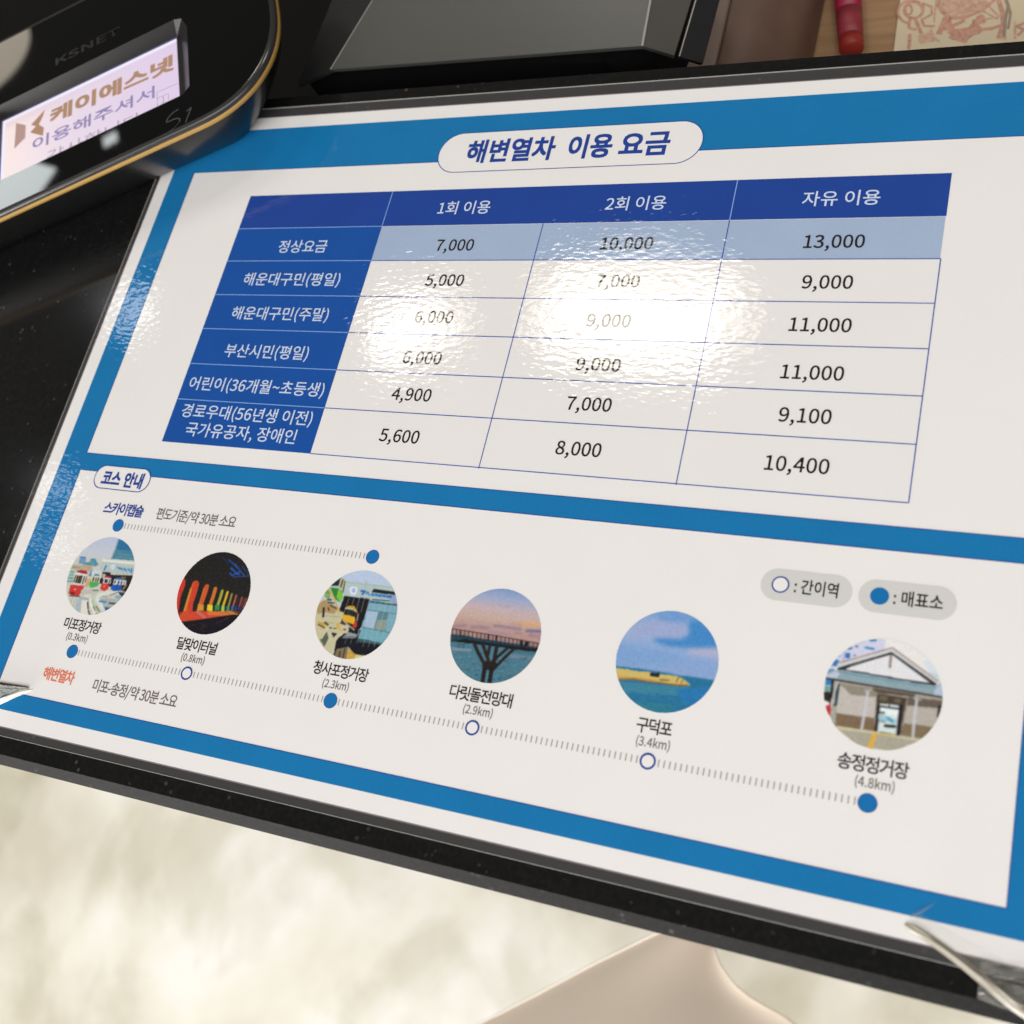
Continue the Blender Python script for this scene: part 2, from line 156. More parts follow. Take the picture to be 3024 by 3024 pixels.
"자":[920,[67,734,67,665,273,665,273,551,240,396,155,257,35,162,84,96,222,216,315,395,406,230,540,118,587,184,469,275,386,406,355,551,355,665,555,665,555,734],[662,827,662,-78,745,-78,745,392,893,392,893,462,745,462,745,827]],
"장":[920,[464,257,305,237,202,181,166,91,202,1,305,-56,464,-76,623,-56,724,1,760,91,724,181,623,237],[464,191,579,179,653,145,679,91,653,36,579,2,464,-10,349,2,274,36,248,91,274,145,349,179],[71,760,71,692,273,692,273,656,244,533,165,431,46,363,88,297,228,384,316,519,402,401,535,324,574,389,459,452,383,545,356,657,356,692,555,692,555,760],[669,827,669,282,752,282,752,528,885,528,885,597,752,597,752,827]],
"전":[920,[711,826,711,577,529,577,529,509,711,509,711,163,794,163,794,826],[217,222,217,-58,819,-58,819,10,299,10,299,222],[79,753,79,685,280,685,280,641,251,518,171,414,53,345,96,278,235,368,323,504,409,381,541,299,583,365,468,431,392,528,364,641,364,685,562,685,562,753]],
"정":[920,[496,260,335,240,232,182,195,91,232,0,335,-57,496,-77,657,-57,761,0,797,91,761,182,657,240],[496,195,613,183,689,147,715,91,689,35,613,0,496,-12,379,0,304,35,277,91,304,147,379,183],[711,827,711,592,533,592,533,523,711,523,711,288,794,288,794,827],[79,761,79,693,280,693,280,662,251,538,172,433,53,362,96,296,236,387,324,525,409,403,541,321,583,387,468,453,392,550,364,663,364,693,562,693,562,761]],
"주":[920,[127,770,127,704,412,704,412,699,366,588,250,501,98,454,130,388,265,428,380,499,458,595,537,499,652,428,788,388,819,454,667,501,551,588,505,699,505,704,789,704,789,770],[50,312,50,244,416,244,416,-77,498,-77,498,244,867,244,867,312]],
"준":[920,[125,782,125,715,405,715,362,614,250,536,99,493,130,427,270,465,385,533,458,626,533,533,647,465,787,427,818,493,668,536,556,614,512,715,793,715,793,782],[49,362,49,294,424,294,424,111,506,111,506,294,869,294,869,362],[153,199,153,-58,778,-58,778,10,236,10,236,199]],
"차":[920,[269,810,269,670,66,670,66,603,270,603,270,534,240,383,160,251,41,161,88,97,224,208,312,375,396,219,525,114,572,177,457,266,380,391,351,534,351,603,552,603,552,670,352,670,352,810],[662,827,662,-78,745,-78,745,386,893,386,893,456,745,456,745,827]],
"청":[920,[496,255,335,236,232,180,195,90,232,0,335,-56,496,-76,657,-56,761,0,797,90,761,180,657,236],[496,190,614,178,689,144,715,90,689,36,614,1,496,-11,379,1,304,36,277,90,304,144,379,178],[276,831,276,718,75,718,75,651,276,651,276,634,248,518,169,422,52,358,92,293,231,375,319,504,408,390,546,317,585,382,467,440,387,528,358,634,358,651,558,651,558,718,359,718,359,831],[711,827,711,569,530,569,530,501,711,501,711,279,794,279,794,827]],
"초":[920,[418,310,418,105,50,105,50,36,870,36,870,105,500,105,500,310],[418,808,418,684,126,684,126,616,417,616,372,490,257,396,95,344,127,279,265,320,380,390,459,488,538,390,653,320,791,279,823,344,662,396,546,490,501,616,792,616,792,684,500,684,500,808]],
"카":[920,[108,733,108,665,432,665,405,508,62,484,75,411,379,440,261,273,58,135,104,71,305,206,431,364,497,542,515,733],[662,827,662,-77,745,-77,745,391,889,391,889,460,745,460,745,827]],
"캡":[920,[219,285,219,-66,812,-66,812,285,731,285,731,181,302,181,302,285],[302,115,731,115,731,1,302,1],[99,770,99,702,368,702,347,609,57,590,70,521,316,546,216,442,61,360,99,299,299,415,414,573,451,770],[535,809,535,331,614,331,614,537,733,537,733,324,812,324,812,826,733,826,733,605,614,605,614,809]],
"케":[920,[739,827,739,-78,818,-78,818,827],[551,803,551,470,410,470,437,593,445,720,98,720,98,652,364,652,341,510,54,491,66,419,318,444,221,295,55,169,102,110,278,244,384,402,551,402,551,-32,629,-32,629,803]],
"코":[920,[148,739,148,671,687,671,687,653,685,521,122,498,135,426,681,458,649,243,731,234,764,472,768,653,768,739],[368,348,368,114,50,114,50,45,867,45,867,114,450,114,450,348]],
"터":[920,[525,486,525,418,712,418,712,-79,794,-79,794,827,712,827,712,486],[92,744,92,138,160,138,382,144,573,166,564,234,384,212,174,207,174,423,470,423,470,490,174,490,174,676,510,676,510,744]],
"편":[920,[560,483,560,414,711,414,711,154,794,154,794,827,711,827,711,655,560,655,560,587,711,587,711,483],[62,290,313,295,585,320,581,382,463,371,463,686,553,686,553,754,77,754,77,686,166,686,166,361,52,360],[247,686,383,686,383,366,247,362],[215,209,215,-58,818,-58,818,10,298,10,298,209]],
"평":[920,[496,250,335,231,231,176,195,87,231,-1,335,-57,496,-76,658,-57,761,-1,797,87,761,176,658,231],[496,185,657,159,715,87,657,15,496,-11,335,15,277,87,335,159],[711,827,711,665,562,665,562,598,711,598,711,503,562,503,562,435,711,435,711,269,794,269,794,827],[62,322,313,327,585,353,581,415,463,404,463,691,553,691,553,759,77,759,77,691,166,691,166,393,52,392],[247,691,383,691,383,399,247,394]],
"포":[920,[124,376,124,310,416,310,416,104,50,104,50,34,870,34,870,104,498,104,498,310,791,310,791,376,652,376,652,672,793,672,793,740,122,740,122,672,262,672,262,376],[345,672,570,672,570,376,345,376]],
"표":[920,[124,382,124,314,277,314,277,100,50,100,50,32,870,32,870,100,638,100,638,314,791,314,791,382,652,382,652,675,793,675,793,743,122,743,122,675,262,675,262,382],[360,100,360,314,555,314,555,100],[345,675,570,675,570,382,345,382]],
"합":[920,[183,261,183,-66,752,-66,752,261,669,261,669,166,265,166,265,261],[265,101,669,101,669,1,265,1],[319,625,205,606,129,551,102,467,129,383,205,328,319,308,432,328,508,383,535,467,508,551,432,606],[319,562,418,536,456,467,418,397,319,371,220,397,182,467,220,536],[669,827,669,301,752,301,752,526,885,526,885,596,752,596,752,827],[278,835,278,734,52,734,52,667,586,667,586,734,361,734,361,835]],
"해":[920,[273,544,173,518,104,445,79,338,104,230,173,158,273,131,374,158,442,230,467,338,442,445,374,518],[273,474,359,436,393,338,359,240,273,202,187,240,153,338,187,436],[232,800,232,672,48,672,48,604,497,604,497,672,314,672,314,800],[542,806,542,-34,620,-34,620,378,736,378,736,-78,815,-78,815,827,736,827,736,446,620,446,620,806]],
"회":[920,[704,827,704,-78,787,-78,787,827],[348,533,449,505,487,430,449,356,348,328,249,356,210,430,249,505],[348,598,235,577,159,519,132,430,154,350,215,294,308,265,308,168,55,164,67,94,347,100,652,130,646,192,391,171,391,266,484,295,544,351,566,430,539,519,462,577],[308,826,308,716,74,716,74,649,623,649,623,716,391,716,391,826]],
" ":[224]}
PHOTO_ART = [[["g",["b9bed2","c3c6c8"],0,[0.968,0.43]],
["p","c5c3b5",0,[-1.426,0.28,1.087,0.568,1.752,-0.97,-0.666,-1.303]],
["p","2f6f98",0,[0.163,0.978,0.919,0.957,1.108,0.52,0.175,0.457]],
["l","8fa5a8",0.043,[0.154,0.964,0.168,0.72,0.157,0.462]],
["p","4a7f92",0,[0.188,0.709,0.778,0.724,0.879,0.494,0.183,0.458]],
["l","7fa6b0",0.011,[0.283,0.604,0.796,0.611]],
["l","7fa6b0",0.011,[0.286,0.528,0.828,0.539]],
["p","6f93b5",0,[-0.845,0.405,-0.646,0.415,-0.601,0.284,-0.663,0.225,-0.807,0.221]],
["l","3f74a8",0.026,[-0.828,0.387,-0.66,0.394]],
["p","5f93a3",0,[-0.48,0.388,-0.345,0.41,-0.25,0.325,-0.154,0.272,-0.253,0.209,-0.416,0.215,-0.642,0.214,-0.649,0.265,-0.486,0.297]],
["l","3f6f86",0.017,[-0.429,0.381,-0.32,0.355,-0.234,0.237]],
["l","3f7f92",0.017,[-0.642,0.214,-0.542,0.278,-0.427,0.24]],
["p","b3a58e",0,[-0.981,0.175,-0.651,0.2,-0.355,0.222,-0.277,0.052,-0.696,0.053,-0.991,0.057]],
["l","8a8068",0.02,[-0.921,0.117,-0.694,0.118]],
["l","6d7c52",0.014,[-0.946,0.101,-0.854,0.112]],
["p","c98f52",0,[-0.521,0.164,-0.414,0.177,-0.396,0.102,-0.487,0.091]],
["p","a9bcb0",0,[-0.994,0.031,-0.702,0.065,-0.664,-0.289,-0.973,-0.289]],
["l","6f9c98",0.034,[-0.962,-0.004,-0.842,-0.016]],
["l","6f9c98",0.034,[-0.952,-0.094,-0.823,-0.091]],
["l","5f8f90",0.034,[-0.963,-0.172,-0.804,-0.166]],
["l","55868a",0.023,[-0.954,-0.261,-0.8,-0.242]],
["p","7288a8",0,[-0.316,0.137,-0.216,0.059,-0.287,-0.064,-0.364,-0.035]],
["p","c6cad6",0,[-0.305,0.113,-0.027,0.133,0.013,0.01,-0.279,-0.012]],
["p","b3bdb4",0,[-0.083,0.395,0.921,0.397,1.021,0.132,0.549,0.113,-0.01,0.097,-0.09,0.202]],
["l","dcdfd0",0.06,[-0.08,0.389,0.91,0.421]],
["l","3f7fc0",0.051,[0.074,0.26,0.073,0.158]],
["l","3f7fc0",0.037,[0.45,0.266,0.54,0.239]],
["l","3f80b8",0.037,[0.544,0.264,0.625,0.223]],
["l","3f7fc0",0.043,[0.653,0.265,0.739,0.212]],
["l","3f80b8",0.037,[0.777,0.267,0.842,0.224]],
["l","4585b5",0.054,[0.88,0.279,0.917,0.195]],
["p","c5d0de",0,[0.193,0.312,0.34,0.336,0.362,0.217,0.318,0.174,0.231,0.227]],
["l","8b9184",0.011,[0.208,0.174,0.206,0.11]],
["l","8b9184",0.011,[0.487,0.182,0.505,0.108]],
["l","8b9184",0.011,[0.656,0.189,0.673,0.115]],
["l","8b9184",0.011,[0.779,0.191,0.796,0.118]],
["p","2a2626",0,[0.035,0.102,0.283,0.113,0.322,0.06,1.039,0.128,1.08,-0.073,0.965,-0.3,0.769,-0.275,0.056,-0.188,0.033,-0.102,0.08,-0.032]],
["p","b9b8a6",0,[0.057,0.054,0.167,0.054,0.17,-0.021,0.123,-0.091]],
["p","6a5f48",0,[0.65,0.062,0.803,0.068,0.805,-0.007,0.682,-0.01]],
["p","a82a34",0,[-0.797,0.009,-0.671,0.069,-0.468,0.067,-0.398,-0.014,-0.634,-0.01]],
["p","d6d2c6",0,[-0.817,0.0,-0.391,-0.013,-0.378,-0.075,-0.404,-0.295,-0.756,-0.301]],
["p","453c30",0,[-0.715,-0.078,-0.526,-0.068,-0.512,-0.271,-0.699,-0.268]],
["l","8c846a",0.017,[-0.648,-0.083,-0.63,-0.26]],
["l","3c342c",0.031,[-0.754,-0.082,-0.742,-0.254]],
["l","3c342c",0.034,[-0.469,-0.086,-0.451,-0.263]],
["l","3c342c",0.023,[-0.401,-0.078,-0.392,-0.217]],
["p","c63b37",0,[-0.806,-0.333,-0.373,-0.311,-0.371,-0.469,-0.432,-0.578,-0.774,-0.571]],
["p","8a2226",0,[-0.726,-0.501,-0.577,-0.508,-0.574,-0.584,-0.707,-0.575]],
["l","c9c4d0",0.026,[-0.637,-0.433,-0.588,-0.433]],
["l","3a2a2a",0.023,[-0.708,-0.607,-0.396,-0.586]],
["p","c7a678",0,[-0.386,-0.127,-0.204,-0.105,-0.179,-0.229,-0.23,-0.325,-0.351,-0.34]],
["p","3d7d4a",0,[-0.184,0.025,-0.04,0.023,-0.016,-0.012,-0.18,-0.019]],
["p","cfcbbb",0,[-0.24,-0.027,0.012,-0.022,0.066,-0.174,-0.201,-0.181]],
["l","54493c",0.048,[-0.17,-0.076,-0.159,-0.151]],
["l","54493c",0.037,[-0.089,-0.078,-0.078,-0.153]],
["l","54493c",0.043,[-0.021,-0.07,-0.015,-0.152]],
["p","4da552",0,[-0.234,-0.179,0.066,-0.174,0.054,-0.251,-0.035,-0.3,-0.159,-0.341,-0.247,-0.238]],
["p","b5303a",0,[0.151,0.021,0.328,0.029,0.34,-0.014,0.155,-0.023]],
["p","cfc4c0",0,[0.143,-0.031,0.372,-0.016,0.41,-0.169,0.164,-0.181]],
["p","3c3230",0,[0.189,-0.064,0.284,-0.065,0.303,-0.157,0.208,-0.156]],
["l","3c3230",0.028,[0.347,-0.063,0.357,-0.157]],
["p","cc3a38",0,[0.141,-0.183,0.378,-0.185,0.39,-0.297,0.31,-0.364,0.154,-0.333]],
["l","e8e0e0",0.02,[0.243,-0.234,0.246,-0.259]],
["p","3a66a0",0,[0.515,0.014,0.698,0.024,0.692,-0.033,0.49,-0.033]],
["p","c8cdd2",0,[0.465,-0.03,0.859,-0.026,0.877,-0.136,0.489,-0.172]],
["l","4a403a",0.043,[0.526,-0.079,0.527,-0.117]],
["l","4a403a",0.048,[0.635,-0.078,0.641,-0.128]],
["l","4a403a",0.043,[0.723,-0.067,0.729,-0.117]],
["l","4a403a",0.028,[0.816,-0.068,0.817,-0.106]],
["p","2458a5",0,[0.467,-0.174,0.777,-0.155,0.81,-0.282,0.591,-0.328,0.471,-0.287]],
["l","1d4078",0.014,[0.613,-0.169,0.656,-0.301]],
["l","c08a48",0.037,[0.892,-0.134,0.846,-0.24]],
["p","b9b9ac",0,[-0.414,-0.411,0.127,-0.343,0.062,-0.477,-0.229,-0.602,-0.399,-0.511]],
["p","d9cdb8",0,[-0.288,-0.509,-0.027,-0.488,-0.064,-0.581,-0.255,-0.581]],
["l","4f4a48",0.02,[-0.059,-0.385,0.123,-0.369]],
["l","d4d3c4",0.085,[0.368,-0.388,0.521,-0.381,0.766,-0.337]],
["l","77787a",0.028,[0.518,-0.444,0.746,-0.327,0.941,-0.315]],
["p","31333c",0,[0.751,-0.339,0.98,-0.335,0.915,-0.43,0.787,-0.384]],
["l","d6d6ca",0.099,[0.325,-0.431,0.163,-0.489,0.176,-0.588,0.456,-0.788]],
["l","7d776e",0.017,[0.292,-0.498,0.46,-0.489]],
["p","a8aaa4",0,[0.249,-0.541,0.926,-0.491,0.786,-0.695,0.536,-0.827]],
["l","4486b4",0.048,[0.272,-0.625,0.472,-0.618]],
["l","37363a",0.034,[0.578,-0.629,0.769,-0.623]],
["p","1f5f93",0,[0.479,-0.735,0.68,-0.733,0.57,-0.834]],
["p","86a3ab",0,[0.675,-0.411,0.91,-0.418,0.854,-0.5,0.712,-0.494]],
["p","a7b2b6",0,[-0.444,-0.655,-0.293,-0.636,-0.183,-0.973,-0.385,-0.95]],
["l","9aa0a8",0.043,[-0.385,-0.61,-0.092,-0.622]],
["p","ddd8c8",0,[-0.291,-0.673,-0.105,-0.662,0.088,-1.011,-0.172,-0.996]],
["l","3a3634",0.037,[-0.081,-0.696,0.005,-0.848]],
["l","5a4a42",0.04,[0.034,-0.894,0.127,-0.993]],
["l","8cb070",0.02,[0.028,-0.607,0.183,-0.774,0.362,-0.924]],
["l","4d5a48",0.026,[0.139,-0.78,0.227,-0.868]],
["l","45403c",0.02,[0.223,-0.757,0.385,-0.872]],
["l","54524a",0.023,[0.274,-0.936,0.343,-0.952]],
["l","e3e1d4",0.051,[-0.032,-0.615,0.043,-0.743,0.259,-0.938]],
["l","9aa088",0.02,[-0.587,-0.623,-0.605,-0.79]],
["l","a09a88",0.014,[-0.489,-0.661,-0.475,-0.861]]],[["g",["232221","262420"],0,[0.956,-0.43]],
["l","1f3a78",0.016,[-0.074,0.867,0.166,0.742]],
["l","2c57b0",0.027,[0.134,0.827,0.409,0.683,0.69,0.517]],
["l","2c57b0",0.04,[0.264,0.641,0.468,0.527,0.547,0.512]],
["l","264c9c",0.027,[0.339,0.75,0.538,0.611]],
["l","2c57b0",0.035,[0.282,0.518,0.361,0.465,0.548,0.587]],
["l","3b63b8",0.016,[0.403,0.432,0.632,0.479,0.823,0.508]],
["l","264a90",0.019,[0.558,0.713,0.751,0.586,0.801,0.53]],
["p","c8362c",0,[-0.953,0.242,-0.892,0.186,-0.865,0.101,-0.867,-0.264,-0.793,-0.554,-0.907,-0.607,-1.219,0.146,-1.04,0.27]],
["l","cf5a30",0.202,[-0.58,0.124,-0.562,-0.088,-0.565,-0.375,-0.541,-0.508]],
["l","d08a35",0.054,[-0.663,0.013,-0.652,-0.237,-0.64,-0.522]],
["l","c8402c",0.135,[-0.57,0.137,-0.548,-0.086,-0.527,-0.358,-0.477,-0.5]],
["l","c9552f",0.129,[-0.24,0.116,-0.23,-0.058,-0.235,-0.27]],
["l","cc7a35",0.027,[-0.301,0.083,-0.296,-0.116,-0.289,-0.301]],
["p","d08a35",0,[-0.32,-0.318,-0.151,-0.314,-0.102,-0.456,-0.294,-0.475]],
["l","c8702f",0.102,[0.019,0.098,0.03,-0.062,0.027,-0.26]],
["p","e2c52c",0,[-0.057,-0.29,0.097,-0.288,0.145,-0.429,-0.02,-0.439]],
["l","a3a342",0.078,[0.229,0.069,0.237,-0.085,0.234,-0.245]],
["p","2f8a4e",0,[0.157,-0.274,0.294,-0.268,0.328,-0.392,0.192,-0.398]],
["l","d7ac30",0.067,[0.386,0.058,0.39,-0.102,0.386,-0.262]],
["p","9cc052",0,[0.345,-0.268,0.43,-0.262,0.464,-0.386,0.372,-0.393]],
["l","94884c",0.054,[0.52,0.032,0.53,-0.108,0.536,-0.255]],
["p","36925e",0,[0.483,-0.268,0.568,-0.263,0.594,-0.351,0.51,-0.356]],
["l","b26058",0.046,[0.651,0.018,0.656,-0.117,0.657,-0.251]],
["l","3c62a8",0.059,[0.648,-0.264,0.663,-0.323]],
["l","4a2a34",0.035,[0.728,-0.021,0.742,-0.228]],
["l","2f3f80",0.054,[0.734,-0.253,0.75,-0.306]],
["l","a8504e",0.04,[0.824,-0.009,0.831,-0.216]],
["l","33447c",0.048,[0.822,-0.241,0.832,-0.295]],
["l","7d3c44",0.03,[0.892,-0.037,0.896,-0.219]],
["l","34407a",0.035,[0.896,-0.238,0.9,-0.286]],
["l","8f4440",0.046,[0.956,-0.017,0.953,-0.236]],
["p","8a2c28",0,[-0.831,-0.572,-0.546,-0.534,-0.673,-0.662,-0.801,-0.68]],
["p","c9492f",0,[-0.676,-0.545,-0.015,-0.45,0.212,-0.432,0.758,-0.42,-0.002,-0.633,-0.634,-0.793,-0.744,-0.672]],
["p","d07038",0,[-0.015,-0.45,0.457,-0.387,0.774,-0.424,0.442,-0.499,0.045,-0.528]],
["p","c0863c",0,[0.452,-0.376,0.617,-0.354,0.912,-0.411,0.776,-0.43]],
["l","c86a60",0.067,[-0.263,-0.496,-0.016,-0.598]],
["l","8c3a36",0.027,[0.645,-0.35,0.908,-0.363]],
["p","1c1a1f",0,[-0.644,-0.806,0.001,-0.638,0.778,-0.435,0.928,-0.415,1.168,-1.049,-0.476,-1.287]],
["l","4a2a2c",0.022,[-0.044,-0.748,0.077,-0.793,0.002,-0.864]],
["l","39282e",0.027,[0.358,-0.693,0.648,-0.508]],
["l","3a2a34",0.016,[-0.38,-0.868,-0.225,-0.81]],
["l","2c2c34",0.019,[-0.109,-0.879,0.113,-0.921]]],[["g",["b4c3d8","b8c4d4"],0,[0.974,0.607]],
["p","aebdb6",0,[-0.487,0.69,0.818,0.726,0.941,0.322,-0.42,0.269]],
["l","8fa79f",0.013,[-0.473,0.691,0.715,0.707]],
["l","9aa89a",0.021,[0.029,0.766,0.055,0.618]],
["p","1f1d1f",0,[-0.409,0.364,0.259,0.369,0.215,-0.315,-0.23,-0.476,-0.243,-0.942,-0.44,-0.009]],
["p","1d1c22",0,[0.176,-0.321,1.188,-0.491,0.988,-0.878,0.29,-0.887,0.047,-0.729,-0.243,-0.942,-0.292,-0.46]],
["p","7ca4b2",0,[0.25,0.355,0.96,0.349,1.053,-0.222,0.83,-0.543,0.226,-0.521]],
["p","6fa3ae",0,[0.242,-0.311,0.946,-0.309,0.875,-0.512,0.24,-0.519]],
["p","3f5a5c",0,[0.24,-0.519,0.823,-0.52,0.799,-0.571,0.249,-0.59]],
["p","a3b7c8",0,[0.259,0.109,0.529,0.12,0.555,-0.267,0.272,-0.234]],
["p","5c7f88",0,[0.54,0.128,0.797,0.132,0.825,-0.266,0.542,-0.269]],
["p","8b9487",0,[0.554,-0.048,0.805,-0.026,0.809,-0.256,0.555,-0.267]],
["l","4f7a74",0.021,[0.253,-0.261,0.939,-0.286]],
["l","44686e",0.013,[0.264,0.134,0.998,0.134]],
["p","8f9db8",0,[0.685,0.585,0.856,0.558,0.93,0.358,0.724,0.368]],
["p","1f2528",0,[0.252,0.611,0.797,0.618,0.832,0.548,0.25,0.53]],
["l","2a4a55",0.034,[0.274,0.321,0.937,0.334]],
["p","d6dbe6",0,[-0.339,0.581,-0.25,0.611,-0.146,0.593,-0.117,0.483,-0.168,0.402,-0.274,0.426,-0.328,0.507]],
["l","3f5f9a",0.013,[-0.254,0.516,-0.239,0.556,-0.191,0.537,-0.189,0.487,-0.231,0.488,-0.254,0.516]],
["l","2d62ae",0.047,[-0.029,0.532,0.069,0.532,0.021,0.463]],
["l","2d62ae",0.026,[0.115,0.475,0.131,0.534,0.202,0.461]],
["l","2a66b0",0.057,[0.265,0.482,0.727,0.492]],
["l","8fb0c0",0.016,[0.288,0.497,0.399,0.449,0.424,0.502]],
["l","8fb0c0",0.016,[0.497,0.487,0.577,0.448,0.628,0.504]],
["l","3f5a66",0.016,[-0.007,0.378,0.215,0.376]],
["l","35566a",0.026,[0.312,0.376,0.715,0.397]],
["l","b5bcb8",0.01,[-0.28,0.337,-0.309,-0.215]],
["l","b5bcb8",0.01,[-0.152,0.353,-0.159,-0.269]],
["l","b5bcb8",0.01,[-0.018,0.371,-0.012,0.048]],
["l","b5bcb8",0.01,[0.108,0.387,0.114,0.065]],
["l","b5bcb8",0.01,[0.234,0.403,0.24,0.082]],
["l","9fb8c0",0.009,[0.389,0.349,0.393,-0.678]],
["l","9fb8c0",0.009,[0.527,0.367,0.529,-0.659]],
["l","9fb8c0",0.009,[0.665,0.385,0.665,-0.639]],
["l","9fb8c0",0.009,[0.795,0.402,0.794,-0.62]],
["l","8e9694",0.01,[-0.052,-0.426,-0.055,-0.671]],
["l","8e9694",0.01,[0.08,-0.407,0.077,-0.652]],
["l","8e9694",0.01,[0.225,-0.387,0.221,-0.631]],
["p","c3b995",0,[-1.006,-0.06,-0.814,0.091,-0.302,-0.003,-0.301,-0.09,-0.316,-0.216,-0.072,-0.281,-0.048,-0.438,-0.204,-0.472,-0.32,-0.709,-0.349,-0.957,-0.604,-0.824,-0.911,-0.547,-1.006,-0.186]],
["p","a88f62",0,[-0.979,0.196,-0.828,0.216,-0.464,0.062,-0.533,-0.072,-0.793,-0.057,-0.94,-0.127,-1.009,-0.01]],
["p","8e9a5a",0,[-0.923,0.33,-0.79,0.36,-0.726,0.254,-0.871,0.261]],
["l","3c3a2c",0.034,[-0.804,0.231,-0.705,0.232]],
["l","37362a",0.029,[-0.77,0.173,-0.614,0.174]],
["l","5a4c34",0.039,[-0.678,0.109,-0.522,0.067]],
["l","2c2a26",0.052,[-0.835,0.026,-0.788,-0.156]],
["l","75252a",0.031,[-0.73,0.052,-0.683,-0.004]],
["l","c9c4a0",0.034,[-1.023,0.114,-0.891,0.233]],
["p","242a2c",0,[-0.828,0.558,-0.638,0.76,-0.621,0.622,-0.628,0.558]],
["l","b9b898",0.034,[-0.62,0.75,-0.615,0.56,-0.82,0.534]],
["p","b2ae86",0,[-0.642,0.773,-0.499,0.726,-0.465,0.578,-0.475,0.438,-0.579,0.539]],
["l","3f382c",0.031,[-0.567,0.718,-0.57,0.553]],
["l","3f382c",0.023,[-0.501,0.688,-0.475,0.438]],
["p","2e7f3c",0,[-0.826,0.508,-0.616,0.521,-0.475,0.438,-0.435,0.317,-0.467,0.2,-0.617,0.268]],
["p","7eb83a",0,[-0.612,0.509,-0.471,0.426,-0.438,0.304,-0.467,0.2,-0.606,0.32]],
["p","5f9c44",0,[-0.911,0.421,-0.827,0.469,-0.749,0.365,-0.914,0.344]],
["l","c9a552",0.047,[-0.841,0.468,-0.666,0.287,-0.414,-0.006]],
["l","8f9068",0.013,[-0.737,-0.137,-0.351,-0.11]],
["l","8f9068",0.013,[-0.666,-0.264,-0.479,-0.276]],
["p","bf9f48",0,[-0.887,-0.282,-0.668,-0.302,-0.676,-0.403,-0.849,-0.352]],
["l","6a5030",0.034,[-0.849,-0.352,-0.676,-0.403]],
["l","4a3f2c",0.039,[-0.703,-0.282,-0.602,-0.33]],
["p","d6a23c",0,[-0.425,-0.269,-0.362,-0.247,-0.236,-0.415,-0.319,-0.377]],
["l","4a3a2c",0.031,[-0.308,-0.24,-0.19,-0.261]],
["l","4a3c2c",0.026,[-0.557,-0.38,-0.499,-0.384]],
["l","5a4834",0.023,[-0.443,-0.382,-0.376,-0.373]],
["l","6a4230",0.031,[-0.182,-0.371,-0.14,-0.371]],
["p","56604e",0,[-0.696,-0.678,-0.612,-0.468,-0.521,-0.529,-0.493,-0.611,-0.537,-0.814]],
["l","c9c19c",0.044,[-0.561,-0.325,-0.668,-0.636]],
["l","c3bc98",0.052,[-0.55,-0.484,-0.466,-0.608,-0.376,-0.961]],
["l","c3bc98",0.078,[-0.204,-0.472,-0.333,-0.589,-0.296,-0.95]],
["p","2a2a2c",0,[-0.465,-0.484,-0.314,-0.475,-0.377,-0.583]],
["p","7d6c50",0,[-0.229,-0.818,0.047,-0.729,0.081,-1.002,-0.228,-0.988]],
["l","2d2825",0.031,[-0.24,-0.868,-0.239,-0.953]],
["l","2d2825",0.026,[-0.117,-0.862,-0.101,-0.993]],
["l","2d2825",0.021,[-0.021,-0.775,-0.005,-0.991]],
["p","c49a42",0,[0.058,-0.764,0.282,-0.864,0.277,-0.973,0.081,-1.002]],
["p","cfc98a",0,[0.282,-0.864,0.523,-0.852,0.475,-0.955,0.28,-0.984]],
["p","c69a30",0,[-0.287,0.123,-0.219,0.17,-0.094,0.174,0.028,0.053,-0.138,0.093,-0.276,0.087]],
["l","c7c29a",0.031,[-0.293,0.097,-0.14,0.099,0.015,0.051]],
["p","2c3438",0,[-0.255,0.065,-0.134,0.081,-0.126,-0.029,-0.243,-0.033]],
["l","35393a",0.031,[-0.09,0.075,-0.095,-0.038]],
["l","35393a",0.026,[-0.012,0.048,-0.021,-0.052]],
["l","a9ac9a",0.026,[0.057,0.008,0.076,-0.138]],
["p","dba72e",0,[-0.315,-0.049,-0.177,-0.043,-0.004,-0.062,0.036,-0.143,0.01,-0.233,-0.152,-0.206,-0.284,-0.187]],
["p","bd3a34",0,[0.027,-0.157,0.1,-0.172,0.114,-0.256,0.076,-0.31,0.005,-0.283]],
["l","b43c38",0.029,[0.039,0.018,0.076,0.01]],
["l","b8a690",0.031,[-0.257,-0.184,0.074,-0.347]],
["p","94989a",0,[-0.043,-0.412,0.17,-0.431,0.159,-0.482,-0.158,-0.527]],
["l","9aa0a0",0.023,[0.189,-0.319,0.202,-0.402,0.153,-0.507,-0.15,-0.55]]],[["g",["7f97bd","9fa6bf","bfa9ac","c3a596","b5928a","b08a80"],0,[0.979,-0.078]],
["l","a88a94",0.015,[-0.121,0.627,-0.061,0.641]],
["l","9f8490",0.024,[0.046,0.625,0.143,0.644]],
["l","8e7580",0.041,[-0.983,0.059,-0.696,0.111]],
["l","957a86",0.054,[-0.564,0.105,-0.184,0.133]],
["l","857083",0.044,[-0.073,0.197,0.242,0.205,0.532,0.203]],
["l","d9a168",0.061,[0.504,0.313,0.868,0.351]],
["l","b58f7c",0.037,[0.283,0.294,0.51,0.29]],
["l","6d6283",0.054,[0.66,0.192,0.975,0.218]],
["l","9b8590",0.037,[-0.191,0.06,0.317,0.06]],
["l","8a7486",0.032,[0.73,0.107,0.976,0.112]],
["l","957d88",0.032,[0.43,0.112,0.579,0.115]],
["b","",6,[]],
["p","4b7584",0,[-0.987,-0.258,1.087,-0.194,1.273,-0.961,-0.7,-1.278]],
["p","7a8a98",0,[-0.925,-0.383,-0.438,-0.359,-0.426,-0.405,-0.878,-0.46]],
